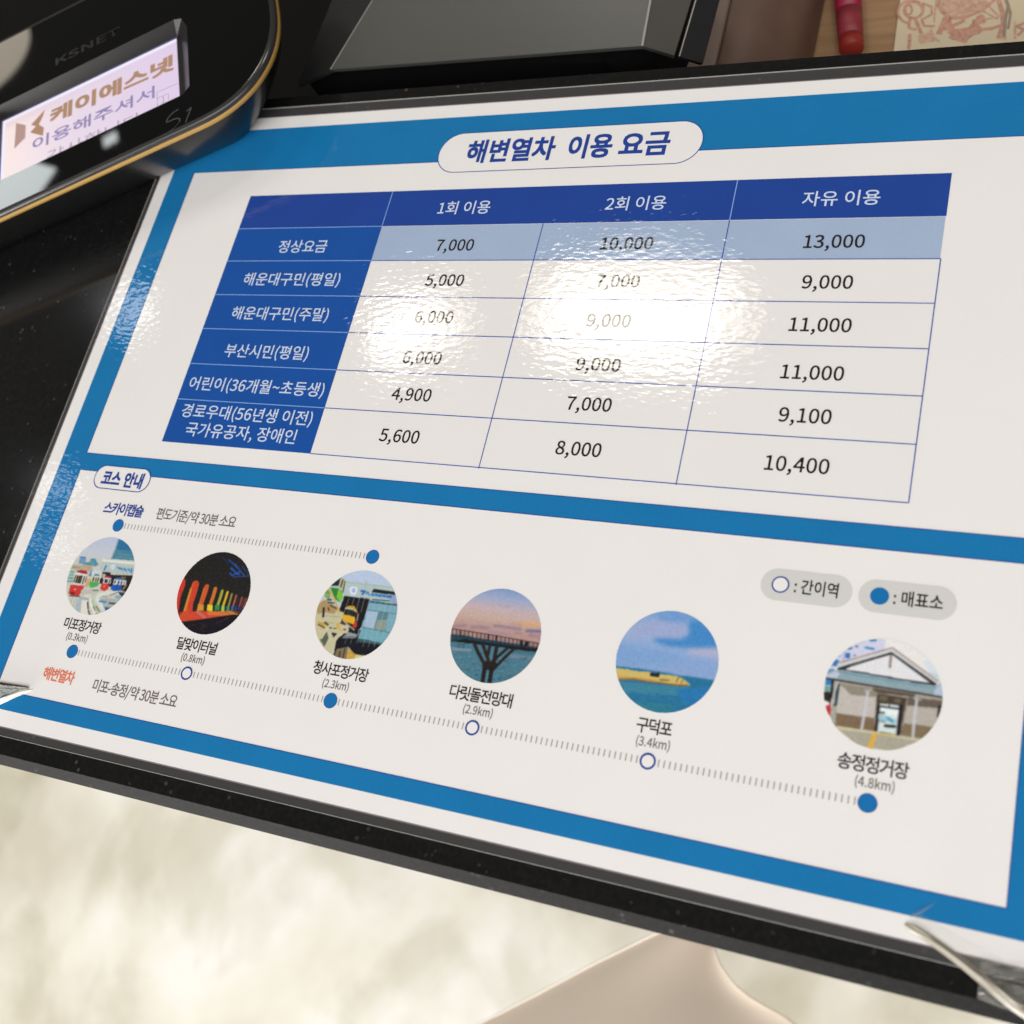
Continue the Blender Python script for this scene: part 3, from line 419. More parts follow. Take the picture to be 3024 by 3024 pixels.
["p","68808c",0,[0.404,-0.33,0.958,-0.318,0.901,-0.384,0.365,-0.418]],
["l","3f6a78",0.037,[0.488,-0.265,0.942,-0.25]],
["l","5a8592",0.011,[-0.397,-0.49,-0.337,-0.487]],
["l","3b6170",0.013,[-0.725,-0.821,-0.674,-0.818]],
["l","3b6170",0.014,[0.182,-0.512,0.222,-0.51]],
["l","44707e",0.019,[-0.325,-0.585,-0.285,-0.583]],
["l","3b6170",0.022,[0.621,-0.802,0.72,-0.796]],
["l","5a8592",0.017,[-0.164,-0.634,-0.117,-0.631]],
["l","63909b",0.022,[-0.532,-1.032,-0.43,-1.026]],
["l","44707e",0.022,[-0.792,-0.669,-0.703,-0.663]],
["l","345a68",0.016,[0.152,-0.602,0.229,-0.598]],
["l","3b6170",0.01,[-0.377,-0.586,-0.281,-0.58]],
["l","345a68",0.02,[0.345,-0.49,0.416,-0.486]],
["l","5a8592",0.019,[-0.472,-0.86,-0.441,-0.858]],
["l","63909b",0.014,[-0.007,-0.482,0.056,-0.479]],
["l","3b6170",0.02,[0.319,-0.88,0.352,-0.878]],
["l","3b6170",0.015,[-0.243,-0.767,-0.142,-0.761]],
["l","4e7b88",0.011,[-0.447,-0.722,-0.418,-0.72]],
["l","44707e",0.01,[0.95,-0.402,1.031,-0.397]],
["l","345a68",0.022,[-0.16,-0.993,-0.067,-0.987]],
["l","63909b",0.013,[0.84,-0.661,0.871,-0.659]],
["l","5a8592",0.015,[-0.009,-0.453,0.05,-0.45]],
["l","44707e",0.024,[-0.83,-0.517,-0.789,-0.515]],
["l","5a8592",0.011,[0.27,-0.6,0.313,-0.597]],
["l","5a8592",0.019,[-0.615,-0.922,-0.536,-0.917]],
["l","3b6170",0.012,[0.247,-0.692,0.299,-0.689]],
["l","5a8592",0.017,[0.246,-0.811,0.306,-0.807]],
["l","345a68",0.016,[-0.336,-0.674,-0.308,-0.673]],
["l","5a8592",0.01,[0.406,-0.572,0.449,-0.57]],
["l","5a8592",0.016,[-0.34,-0.569,-0.297,-0.567]],
["l","44707e",0.018,[-0.314,-0.617,-0.21,-0.611]],
["l","4e7b88",0.023,[1.014,-0.464,1.113,-0.459]],
["l","5a8592",0.015,[0.091,-0.931,0.165,-0.927]],
["l","345a68",0.017,[0.479,-0.79,0.559,-0.785]],
["l","345a68",0.024,[0.458,-0.724,0.506,-0.721]],
["l","2f5261",0.013,[-0.553,-1.058,-0.443,-1.051]],
["l","44707e",0.02,[-0.022,-0.757,0.069,-0.751]],
["l","63909b",0.017,[-0.713,-0.578,-0.631,-0.573]],
["l","5a8592",0.023,[-0.042,-0.617,0.052,-0.612]],
["l","345a68",0.023,[-0.682,-1.02,-0.647,-1.017]],
["l","2f5261",0.019,[0.301,-0.867,0.342,-0.864]],
["l","63909b",0.016,[0.732,-0.605,0.823,-0.6]],
["l","63909b",0.022,[-0.59,-0.892,-0.555,-0.89]],
["l","44707e",0.022,[0.635,-0.596,0.661,-0.594]],
["l","44707e",0.015,[-0.604,-0.799,-0.545,-0.795]],
["l","3b6170",0.011,[0.669,-0.795,0.727,-0.791]],
["l","345a68",0.016,[0.428,-0.851,0.496,-0.847]],
["l","5a8592",0.019,[0.523,-0.564,0.601,-0.56]],
["l","63909b",0.012,[0.917,-0.526,0.951,-0.524]],
["l","345a68",0.022,[0.774,-0.361,0.811,-0.359]],
["l","5a8592",0.01,[-0.214,-1.007,-0.189,-1.005]],
["l","4e7b88",0.019,[-0.186,-0.735,-0.118,-0.731]],
["l","44707e",0.015,[0.201,-0.661,0.261,-0.657]],
["l","2f5261",0.011,[0.703,-0.869,0.78,-0.864]],
["l","63909b",0.014,[0.887,-0.57,0.988,-0.564]],
["l","345a68",0.015,[0.852,-0.724,0.928,-0.72]],
["l","44707e",0.012,[-0.288,-0.784,-0.176,-0.777]],
["l","5a8592",0.014,[-0.676,-0.557,-0.578,-0.552]],
["l","4e7b88",0.019,[0.893,-0.356,0.985,-0.351]],
["l","5a8592",0.015,[-0.612,-0.711,-0.504,-0.705]],
["l","63909b",0.01,[-0.135,-0.496,-0.033,-0.49]],
["l","3b6170",0.012,[1.003,-0.727,1.094,-0.721]],
["l","3b6170",0.021,[0.302,-0.63,0.376,-0.625]],
["l","2f5261",0.014,[0.504,-0.753,0.581,-0.748]],
["l","345a68",0.02,[0.903,-0.483,0.978,-0.479]],
["l","4e7b88",0.018,[-0.24,-0.547,-0.187,-0.544]],
["l","44707e",0.014,[0.111,-0.85,0.179,-0.846]],
["l","63909b",0.016,[-0.088,-0.388,-0.047,-0.385]],
["l","345a68",0.019,[0.311,-0.833,0.371,-0.829]],
["l","4e7b88",0.023,[-0.552,-0.491,-0.44,-0.485]],
["l","44707e",0.017,[0.309,-0.515,0.342,-0.513]],
["l","3b6170",0.012,[0.4,-0.603,0.476,-0.599]],
["l","5a8592",0.016,[-0.361,-0.608,-0.252,-0.602]],
["l","63909b",0.014,[0.317,-0.705,0.403,-0.7]],
["l","3b6170",0.024,[0.141,-0.444,0.174,-0.442]],
["l","4e7b88",0.014,[-0.656,-0.635,-0.552,-0.629]],
["l","2f5261",0.016,[0.88,-0.668,0.966,-0.663]],
["l","44707e",0.02,[-0.494,-0.885,-0.461,-0.883]],
["l","5a8592",0.013,[0.561,-0.625,0.629,-0.621]],
["l","5a8592",0.023,[-0.217,-0.717,-0.159,-0.713]],
["l","345a68",0.015,[-0.313,-0.659,-0.228,-0.654]],
["l","4e7b88",0.01,[-0.068,-0.641,-0.041,-0.64]],
["l","63909b",0.022,[0.923,-0.324,0.961,-0.322]],
["l","4e7b88",0.018,[-0.331,-0.763,-0.264,-0.759]],
["l","4e7b88",0.023,[0.835,-0.522,0.921,-0.517]],
["l","63909b",0.013,[-0.014,-0.897,0.083,-0.891]],
["l","2f5261",0.022,[0.168,-0.903,0.223,-0.899]],
["l","5a8592",0.014,[0.031,-0.822,0.126,-0.816]],
["l","345a68",0.019,[0.817,-0.653,0.867,-0.65]],
["l","44707e",0.023,[-0.089,-0.9,0.013,-0.894]],
["l","63909b",0.017,[0.466,-0.73,0.543,-0.726]],
["l","3b6170",0.017,[1.027,-0.783,1.066,-0.781]],
["l","5a8592",0.02,[0.248,-0.702,0.294,-0.699]],
["l","44707e",0.011,[-0.132,-0.762,-0.095,-0.76]],
["l","3b6170",0.011,[1.053,-0.717,1.12,-0.713]],
["l","4e7b88",0.024,[-0.388,-0.596,-0.278,-0.59]],
["l","5a8592",0.023,[-0.717,-0.913,-0.673,-0.91]],
["l","345a68",0.019,[0.645,-0.774,0.695,-0.771]],
["l","3b6170",0.021,[-0.079,-0.486,-0.011,-0.483]],
["l","5a8592",0.02,[0.772,-0.437,0.855,-0.432]],
["l","345a68",0.023,[-0.015,-0.478,0.012,-0.477]],
["l","2f5261",0.023,[-0.217,-0.872,-0.157,-0.868]],
["l","44707e",0.017,[0.025,-0.83,0.069,-0.828]],
["l","4e7b88",0.012,[-0.754,-0.645,-0.703,-0.642]],
["l","44707e",0.02,[-0.529,-0.503,-0.485,-0.5]],
["l","44707e",0.01,[0.851,-0.548,0.884,-0.546]],
["l","63909b",0.022,[0.231,-0.459,0.264,-0.457]],
["l","63909b",0.018,[-0.48,-1.047,-0.429,-1.044]],
["l","5a8592",0.023,[-0.449,-0.902,-0.366,-0.897]],
["l","2f5261",0.013,[0.633,-0.739,0.726,-0.734]],
["l","63909b",0.022,[-0.735,-0.68,-0.68,-0.677]],
["l","3b6170",0.024,[0.971,-0.323,1.059,-0.318]],
["l","3b6170",0.02,[0.985,-0.641,1.091,-0.635]],
["l","345a68",0.011,[-0.217,-0.974,-0.133,-0.969]],
["l","63909b",0.017,[-0.459,-0.521,-0.391,-0.517]],
["l","3b6170",0.021,[-0.182,-0.663,-0.122,-0.66]],
["l","5a8592",0.015,[-0.758,-0.575,-0.713,-0.573]],
["l","345a68",0.015,[0.87,-0.814,0.951,-0.809]],
["l","44707e",0.012,[0.592,-0.861,0.633,-0.859]],
["l","44707e",0.022,[0.138,-0.359,0.173,-0.357]],
["l","3b6170",0.024,[0.633,-0.851,0.699,-0.847]],
["l","345a68",0.019,[0.735,-0.752,0.773,-0.75]],
["l","345a68",0.01,[-0.201,-0.4,-0.115,-0.395]],
["l","3b6170",0.015,[0.695,-0.715,0.755,-0.712]],
["l","63909b",0.013,[-0.441,-0.856,-0.411,-0.854]],
["l","345a68",0.016,[-0.232,-0.413,-0.149,-0.408]],
["l","44707e",0.018,[-0.466,-0.615,-0.402,-0.612]],
["l","63909b",0.019,[-0.046,-0.829,0.059,-0.823]],
["l","63909b",0.01,[0.257,-0.543,0.334,-0.539]],
["l","345a68",0.017,[-0.476,-0.796,-0.375,-0.79]],
["l","5a8592",0.012,[-0.485,-0.993,-0.407,-0.988]],
["l","44707e",0.023,[0.546,-0.655,0.574,-0.653]],
["l","63909b",0.012,[-0.547,-1.039,-0.452,-1.033]],
["l","44707e",0.013,[-0.423,-0.822,-0.371,-0.819]],
["l","3b6170",0.023,[0.066,-0.533,0.151,-0.528]],
["l","63909b",0.019,[-0.25,-0.665,-0.225,-0.664]],
["l","4e7b88",0.011,[0.878,-0.459,0.919,-0.456]],
["l","2f5261",0.024,[0.078,-0.923,0.127,-0.92]],
["l","3b6170",0.024,[0.678,-0.391,0.781,-0.386]],
["l","63909b",0.017,[-0.835,-0.492,-0.783,-0.489]],
["l","5a8592",0.019,[-0.645,-0.792,-0.59,-0.789]],
["l","3b6170",0.012,[0.177,-0.682,0.262,-0.677]],
["l","63909b",0.015,[1.037,-0.759,1.142,-0.753]],
["l","3b6170",0.018,[-0.178,-0.567,-0.102,-0.562]],
["l","3b6170",0.021,[0.389,-0.682,0.414,-0.681]],
["p","1d3a46",0,[-0.986,-0.119,-0.767,-0.106,1.005,-0.107,1.028,-0.202,-0.945,-0.265]],
["p","1f1c1d",0,[-0.644,-0.173,-0.231,-0.174,0.152,-0.178,1.002,-0.148,1.017,-0.21,0.517,-0.231,-0.166,-0.224,-0.945,-0.265]],
["p","24424f",0,[-0.986,-0.119,0.994,-0.114,1.001,-0.142,0.147,-0.161,-0.644,-0.173,-0.949,-0.253]],
["l","231f22",0.015,[-0.994,0.002,-0.02,-0.006,0.987,-0.033]],
["l","231f24",0.018,[-0.979,-0.002,-0.954,-0.132]],
["l","231f24",0.018,[-0.884,-0.003,-0.859,-0.133]],
["l","5a4048",0.01,[-0.832,-0.032,-0.822,-0.104]],
["l","231f24",0.018,[-0.79,-0.005,-0.764,-0.135]],
["l","5a4048",0.01,[-0.737,-0.034,-0.728,-0.105]],
["l","231f24",0.018,[-0.695,-0.006,-0.67,-0.136]],
["l","5a4048",0.01,[-0.643,-0.035,-0.634,-0.107]],
["l","231f24",0.018,[-0.601,-0.008,-0.576,-0.137]],
["l","231f24",0.018,[-0.507,-0.01,-0.482,-0.139]],
["l","231f24",0.018,[-0.413,-0.011,-0.389,-0.14]],
["l","5a4048",0.01,[-0.362,-0.04,-0.353,-0.111]],
["l","231f24",0.018,[-0.32,-0.013,-0.296,-0.142]],
["l","5a4048",0.01,[-0.269,-0.042,-0.26,-0.112]],
["l","231f24",0.018,[-0.227,-0.014,-0.203,-0.143]],
["l","5a4048",0.01,[-0.176,-0.043,-0.168,-0.114]],
["l","231f24",0.018,[-0.135,-0.016,-0.111,-0.144]],
["l","5a4048",0.01,[-0.084,-0.045,-0.075,-0.115]],
["l","231f24",0.018,[-0.042,-0.017,-0.019,-0.146]],
["l","5a4048",0.01,[0.008,-0.046,0.017,-0.117]],
["l","231f24",0.018,[0.05,-0.019,0.073,-0.147]],
["l","5a4048",0.01,[0.1,-0.048,0.108,-0.118]],
["l","231f24",0.018,[0.141,-0.021,0.164,-0.148]],
["l","5a4048",0.01,[0.192,-0.049,0.2,-0.119]],
["l","231f24",0.018,[0.233,-0.022,0.255,-0.15]],
["l","5a4048",0.01,[0.283,-0.051,0.291,-0.121]],
["l","231f24",0.018,[0.324,-0.024,0.346,-0.151]],
["l","5a4048",0.01,[0.374,-0.052,0.381,-0.122]],
["l","231f24",0.018,[0.414,-0.025,0.437,-0.152]],
["l","5a4048",0.01,[0.464,-0.054,0.472,-0.123]],
["l","231f24",0.018,[0.505,-0.027,0.527,-0.154]],
["l","5a4048",0.01,[0.554,-0.055,0.562,-0.125]],
["l","231f24",0.018,[0.595,-0.028,0.617,-0.155]],
["l","5a4048",0.01,[0.644,-0.057,0.652,-0.126]],
["l","231f24",0.018,[0.685,-0.03,0.706,-0.156]],
["l","5a4048",0.01,[0.734,-0.058,0.741,-0.128]],
["l","231f24",0.018,[0.774,-0.031,0.796,-0.157]],
["l","5a4048",0.01,[0.823,-0.059,0.831,-0.129]],
["l","231f24",0.018,[0.864,-0.033,0.885,-0.159]],
["l","5a4048",0.01,[0.912,-0.061,0.919,-0.13]],
["l","231f24",0.018,[0.953,-0.034,0.973,-0.16]],
["l","5a4048",0.01,[1.001,-0.062,1.008,-0.132]],
["l","17161c",0.029,[-0.146,-0.012,-0.127,-0.105]],
["l","17161c",0.029,[0.031,-0.005,0.05,-0.097]],
["l","17161c",0.029,[0.582,-0.021,0.6,-0.113]],
["l","17161c",0.029,[0.625,-0.044,0.643,-0.136]],
["l","17161c",0.029,[-0.789,-0.024,-0.769,-0.118]],
["p","151418",0,[0.68,-0.042,0.754,-0.037,0.763,-0.124,0.676,-0.125]],
["l","26424c",0.012,[-0.772,-0.252,-0.759,-0.37,-0.626,-0.357,-0.638,-0.244]],
["l","26424c",0.012,[-0.762,-0.311,-0.636,-0.298]],
["l","2b2421",0.073,[-0.404,-0.247,-0.268,-0.418,-0.054,-0.646]],
["l","2b2421",0.071,[-0.216,-0.231,-0.112,-0.383,-0.005,-0.544]],
["l","2b2421",0.066,[-0.059,-0.22,-0.047,-0.432]],
["l","2b2421",0.081,[0.097,-0.21,0.11,-0.503,0.083,-0.59]],
["l","2b2421",0.061,[0.33,-0.235,0.168,-0.436,0.067,-0.627]],
["l","2b2421",0.066,[0.468,-0.238,0.301,-0.463,0.139,-0.71]],
["p","272120",0,[-0.139,-0.565,0.171,-0.541,0.218,-0.628,0.157,-0.731,-0.097,-0.723]],
["l","241f1f",0.09,[-0.048,-0.716,-0.019,-1.015]],
["l","241f1f",0.09,[0.103,-0.692,0.132,-0.991]]],[["g",["6e9ac8","93a6c8","98abcb","8aa5cb","859fc8","8ba3c8"],0,[0.967,-0.277]],
["p","4585bd",0,[0.301,0.845,0.469,0.892,0.988,0.573,0.936,0.413,0.636,0.358,0.262,0.303,0.041,0.294,-0.153,0.314,-0.327,0.349,-0.346,0.382,-0.199,0.427,0.198,0.46,0.349,0.589,0.296,0.748]],
["p","9aa6c8",0,[-0.607,0.659,-0.393,0.798,0.198,0.771,0.311,0.667,0.299,0.546,-0.037,0.45,-0.505,0.395,-0.847,0.286,-0.848,0.468]],
["p","aeacc6",0,[0.346,0.292,0.94,0.391,1.001,0.178,0.826,0.199,0.425,0.186]],
["p","6f94c8",0,[-0.355,0.852,0.102,0.962,0.299,0.857,0.02,0.77,-0.306,0.786]],
["p","7d9ec8",0,[-0.975,0.195,-0.584,0.191,-0.225,0.196,0.379,0.12,-0.163,-0.115,-0.971,-0.226,-1.019,0.055]],
["b","",22,[]],
["p","2a6f93",0,[-0.991,-0.247,-0.499,-0.225,0.305,-0.23,0.992,-0.221,1.148,-0.973,-0.765,-1.3]],
["p","3f7f96",0,[-0.857,-0.53,0.025,-0.472,0.537,-0.414,0.512,-0.59,-0.169,-0.677,-0.695,-0.727]],
["p","32788a",0,[-0.486,-0.868,0.322,-0.804,0.24,-0.978,-0.222,-0.998]],
["p","2a73a8",0,[0.267,-0.515,0.927,-0.363,0.775,-0.775,0.488,-0.765]],
["b","",2,[]],
["p","cdb266",0,[-0.97,-0.286,-0.73,-0.273,-0.464,-0.279,-0.325,-0.258,-0.038,-0.272,0.147,-0.255,0.312,-0.264,0.437,-0.314,0.541,-0.378,0.512,-0.406,0.252,-0.436,-0.214,-0.452,-0.57,-0.461,-0.874,-0.509]],
["l","8f5f34",0.03,[-0.865,-0.495,-0.574,-0.444,-0.287,-0.446,-0.029,-0.434,0.273,-0.427,0.499,-0.397]],
["l","b98a48",0.019,[-0.874,-0.449,-0.461,-0.408,-0.107,-0.4]],
["p","232229",0,[-0.275,-0.268,-0.134,-0.263,-0.106,-0.224,-0.072,-0.277,-0.085,-0.332,-0.25,-0.334]],
["l","6f6a3e",0.03,[-0.052,-0.379,0.12,-0.358]],
["l","7a6a3c",0.026,[0.291,-0.279,0.268,-0.37]],
["l","8a6a38",0.021,[0.39,-0.31,0.356,-0.373]],
["l","266a88",0.013,[-0.267,-0.656,-0.156,-0.649]],
["l","347d98",0.007,[-0.578,-0.868,-0.436,-0.859]],
["l","3a8299",0.007,[-0.109,-0.601,-0.064,-0.598]],
["l","266a88",0.011,[0.147,-0.883,0.253,-0.876]],
["l","347d98",0.009,[-0.099,-0.934,-0.059,-0.932]],
["l","347d98",0.008,[-0.538,-0.688,-0.466,-0.683]],
["l","266a88",0.011,[0.102,-0.61,0.148,-0.608]],
["l","2b7090",0.01,[0.194,-0.709,0.289,-0.703]],
["l","347d98",0.012,[0.627,-0.589,0.689,-0.585]],
["l","2b7090",0.012,[-0.355,-0.828,-0.258,-0.822]],
["l","3a8299",0.008,[-0.26,-0.963,-0.211,-0.959]],
["l","266a88",0.012,[-0.183,-0.933,-0.099,-0.927]],
["l","2b7090",0.011,[0.153,-0.855,0.223,-0.851]],
["l","2b7090",0.01,[0.134,-0.704,0.264,-0.696]],
["l","3a8299",0.009,[0.23,-0.543,0.345,-0.536]],
["l","3a8299",0.009,[-0.137,-0.827,-0.1,-0.825]],
["l","2b7090",0.008,[0.182,-0.71,0.241,-0.707]],
["l","266a88",0.008,[-0.363,-0.761,-0.226,-0.753]],
["l","3a8299",0.013,[-0.142,-0.683,-0.091,-0.68]],
["l","3a8299",0.014,[-0.315,-0.763,-0.238,-0.758]],
["l","347d98",0.007,[-0.524,-0.707,-0.461,-0.703]],
["l","347d98",0.01,[0.482,-0.547,0.548,-0.543]],
["l","266a88",0.01,[-0.169,-0.795,-0.024,-0.785]],
["l","3a8299",0.01,[0.59,-0.811,0.701,-0.803]],
["l","347d98",0.007,[-0.138,-0.758,-0.057,-0.753]],
["l","266a88",0.008,[-0.438,-0.688,-0.363,-0.684]],
["l","266a88",0.007,[0.12,-0.736,0.263,-0.727]],
["l","2b7090",0.011,[-0.423,-0.766,-0.314,-0.759]],
["l","3a8299",0.01,[-0.046,-0.608,0.045,-0.602]],
["l","2b7090",0.01,[-0.285,-0.657,-0.163,-0.649]],
["l","2b7090",0.008,[0.302,-0.699,0.36,-0.695]],
["l","266a88",0.012,[0.05,-0.559,0.145,-0.554]],
["l","347d98",0.011,[-0.344,-0.749,-0.29,-0.746]],
["l","347d98",0.013,[0.416,-0.612,0.475,-0.608]],
["l","3a8299",0.009,[0.5,-0.748,0.56,-0.744]],
["l","2b7090",0.008,[-0.719,-0.683,-0.65,-0.679]],
["l","2b7090",0.014,[0.163,-0.658,0.29,-0.65]],
["l","347d98",0.009,[-0.201,-0.672,-0.14,-0.668]],
["l","266a88",0.01,[0.028,-0.917,0.133,-0.91]],
["l","266a88",0.013,[0.264,-0.809,0.308,-0.806]],
["l","347d98",0.01,[0.449,-0.761,0.537,-0.755]],
["l","3a8299",0.01,[0.19,-0.559,0.333,-0.55]],
["l","347d98",0.007,[0.347,-0.533,0.4,-0.53]],
["l","3a8299",0.012,[0.15,-0.705,0.26,-0.698]],
["l","266a88",0.013,[-0.198,-0.793,-0.148,-0.79]],
["l","347d98",0.01,[0.324,-0.543,0.444,-0.536]],
["l","2b7090",0.008,[0.583,-0.766,0.641,-0.762]],
["l","3a8299",0.013,[0.04,-0.833,0.112,-0.828]],
["l","3a8299",0.013,[-0.616,-0.933,-0.475,-0.923]],
["l","266a88",0.013,[0.546,-0.518,0.598,-0.515]],
["l","347d98",0.008,[0.431,-0.712,0.553,-0.704]],
["l","2b7090",0.012,[-0.004,-0.826,0.095,-0.82]],
["l","266a88",0.009,[0.063,-0.726,0.187,-0.718]],
["l","266a88",0.012,[-0.291,-0.891,-0.197,-0.885]],
["l","347d98",0.012,[0.617,-0.621,0.72,-0.614]],
["l","347d98",0.012,[-0.049,-0.763,0.041,-0.757]],
["l","347d98",0.013,[0.598,-0.806,0.661,-0.802]],
["l","266a88",0.012,[-0.548,-0.691,-0.461,-0.685]],
["l","266a88",0.013,[-0.107,-0.654,-0.037,-0.649]],
["l","347d98",0.009,[-0.478,-0.901,-0.365,-0.894]]],[["p","e6e1d9",0,[-1.284,0.998,1.01,1.319,1.239,-0.925,-0.95,-1.326]],
["p","ccccdc",0,[-1.05,0.235,-0.922,0.649,-0.411,0.961,-0.064,0.998,-0.051,0.791,-0.487,0.608,-0.823,0.374,-0.981,0.18]],
["l","3a74ac",0.041,[-0.31,0.936,-0.227,0.948]],
["l","3f76a8",0.037,[-0.376,0.789,-0.236,0.783]],
["l","3f6a98",0.034,[-0.667,0.726,-0.615,0.747]],
["l","4a5f88",0.032,[-0.547,0.79,-0.522,0.787]],
["p","2f6ca8",0,[-0.699,0.642,-0.626,0.647,-0.625,0.548,-0.699,0.55]],
["l","5a5f7c",0.027,[-0.555,0.618,-0.537,0.621]],
["p","3a72a8",0,[-0.875,0.485,-0.796,0.496,-0.823,0.374,-0.915,0.373]],
["p","3a72a8",0,[-0.96,0.301,-0.851,0.311,-0.948,0.211,-0.974,0.22]],
["l","8c8494",0.012,[-0.725,0.652,-0.732,0.48]],
["l","5f7698",0.017,[-0.811,0.56,-0.794,0.569]],
["p","d2dadd",0,[0.599,0.694,0.748,0.71,0.896,0.51,0.713,0.495]],
["p","b8cfd0",0,[0.701,0.505,0.873,0.507,0.946,0.367]],
["p","c9cdc9",0,[-0.828,0.413,0.073,0.854,0.887,0.383,0.856,0.24,-0.814,0.31]],
["p","2e2a2b",0,[-0.814,0.31,-0.795,0.353,0.071,0.77,0.871,0.317,0.852,0.277,0.783,0.278,0.141,0.291,-0.693,0.323]],
["p","e0dddc",0,[-0.695,0.342,0.076,0.731,0.78,0.309,0.149,0.318]],
["l","93605c",0.017,[-0.783,0.446,0.073,0.854,0.901,0.36]],
["l","d3cdbd",0.007,[-0.606,0.407,0.054,0.715]],
["l","7d6a62",0.037,[0.067,0.704,0.074,0.498]],
["l","d8d0c8",0.017,[0.095,0.669,0.093,0.54]],
["p","8ea2a5",0,[-0.933,0.279,-0.693,0.323,0.152,0.293,0.853,0.264,0.967,0.383,1.019,0.104,0.526,0.099,-0.182,0.112,-0.999,0.138]],
["p","b9c2cf",0,[-0.981,0.18,-0.847,0.286,-0.757,0.254,-0.793,0.157,-0.999,0.138]],
["p","aebccb",0,[0.857,0.227,0.968,0.37,1.019,0.104,0.847,0.113]],
["l","7396a4",0.037,[-0.76,0.28,0.158,0.249,0.845,0.238]],
["p","a49c8c",0,[-0.873,0.119,-0.182,0.112,0.526,0.099,1.019,0.097,1.074,-0.429,0.845,-0.713,-0.765,-0.748]],
["p","bfb6ac",0,[-0.738,0.023,-0.283,-0.032,-0.09,-0.052,-0.076,-0.441,-0.718,-0.473]],
["p","8f8776",0,[-0.731,0.063,-0.092,0.062,-0.087,-0.077,-0.514,-0.108]],
["p","b3aa9d",0,[0.449,-0.14,0.996,-0.111,0.929,-0.442,0.427,-0.455]],
["p","665a50",0,[0.432,0.008,0.992,0.037,0.995,-0.099,0.437,-0.142]],
["p","7d6650",0,[-0.73,-0.475,-0.074,-0.459,-0.034,-0.683,-0.721,-0.715]],
["p","7f6c52",0,[0.416,-0.456,0.907,-0.446,0.784,-0.675,0.384,-0.672]],
["l","2c2225",0.027,[-0.985,0.127,-0.182,0.112,0.525,0.105,0.997,0.094]],
["p","5a5044",0,[-0.177,0.074,0.551,0.078,0.534,0.025,-0.096,-0.002]],
["p","4a4038",0,[-0.083,-0.012,0.422,-0.006,0.384,-0.672,-0.034,-0.683]],
["p","6e604c",0,[-0.032,-0.042,0.097,-0.034,0.096,-0.123,-0.034,-0.119]],
["p","6e604c",0,[0.217,-0.052,0.322,-0.048,0.319,-0.124,0.213,-0.116]],
["p","cfdcd6",0,[-0.015,-0.179,0.312,-0.162,0.326,-0.67,0.0,-0.677]],
["l","2a2024",0.027,[-0.009,-0.228,0.319,-0.224]],
["l","2a2024",0.015,[0.148,-0.164,0.149,-0.215]],
["l","2b2024",0.049,[-0.026,-0.231,-0.019,-0.668]],
["l","251d24",0.056,[0.336,-0.171,0.348,-0.666]],
["p","e6ebe8",0,[0.019,-0.261,0.311,-0.25,0.307,-0.363,0.113,-0.359,0.027,-0.323]],
["p","9cc0c4",0,[-0.015,-0.368,0.128,-0.381,0.297,-0.427,0.293,-0.49,-0.001,-0.478]],
["l","3f8fb4",0.041,[0.155,-0.414,0.231,-0.463]],
["l","4a5450",0.037,[0.011,-0.338,0.075,-0.334]],
["l","2c2426",0.051,[0.126,-0.556,0.276,-0.543]],
["l","54504a",0.015,[0.0,-0.49,0.118,-0.495]],
["l","c3c3c6",0.044,[-0.239,0.001,-0.247,-0.407,-0.259,-0.723]],
["l","c3c3c6",0.044,[0.584,-0.005,0.581,-0.391,0.596,-0.721]],
["l","b0aca8",0.027,[-0.288,0.005,-0.196,0.033]],
["l","b0aca8",0.027,[0.537,0.0,0.653,-0.006]],
["p","3c464a",0,[-0.792,0.067,-0.731,0.063,-0.723,-0.347,-0.797,-0.346]],
["l","b3bab4",0.037,[-0.77,0.083,-0.804,-0.116,-0.79,-0.307]],
["p","2a2020",0,[-0.885,0.117,-0.835,0.112,-0.829,-0.198,-0.853,-0.381]],
["p","3c77b0",0,[-0.99,0.113,-0.884,0.11,-0.871,0.015,-0.98,-0.002]],
["p","6f9c94",0,[-0.99,-0.017,-0.869,0.002,-0.867,-0.101,-0.975,-0.118]],
["p","2f2a26",0,[-0.988,-0.12,-0.86,-0.112,-0.851,-0.304,-0.966,-0.271]],
["p","b53a3c",0,[-0.926,-0.381,-0.83,-0.326,-0.805,-0.552,-0.886,-0.489]],
["p","a4a294",0,[-0.819,-0.363,-0.734,-0.361,-0.701,-0.686,-0.801,-0.576]],
["p","2b2024",0,[0.934,-0.059,0.999,-0.036,0.965,-0.252,0.933,-0.269]],
["p","c9bd9c",0,[-0.699,-0.698,-0.034,-0.683,0.558,-0.691,0.797,-0.685,0.628,-0.8,-0.666,-0.768]],
["p","a8a28e",0,[-0.656,-0.754,-0.053,-0.724,0.505,-0.724,0.677,-0.731,0.305,-0.981,-0.278,-0.987]],
["p","d6a84a",0,[-0.076,-0.728,0.017,-0.718,-0.039,-1.018,-0.134,-1.011]],
["l","d0ae68",0.029,[-0.008,-0.704,0.306,-0.698]]]]

# ------------------------------------------------------------------ helpers
def lin(v):
    v /= 255.0
    return v / 12.92 if v <= 0.04045 else ((v + 0.055) / 1.055) ** 2.4

WHITE = tuple(lin(v) for v in (231, 225, 218))
def ink(rgb, gain=0.8):
    if isinstance(rgb, str):
        rgb = tuple(int(rgb[i:i + 2], 16) for i in (0, 2, 4))
    return tuple(min(0.9, lin(v) / w * gain) for v, w in zip(rgb, WHITE))

def node_mat(name):
    m = bpy.data.materials.new(name)
    m.use_nodes = True
    return m, m.node_tree.nodes, m.node_tree.links, m.node_tree.nodes['Principled BSDF']

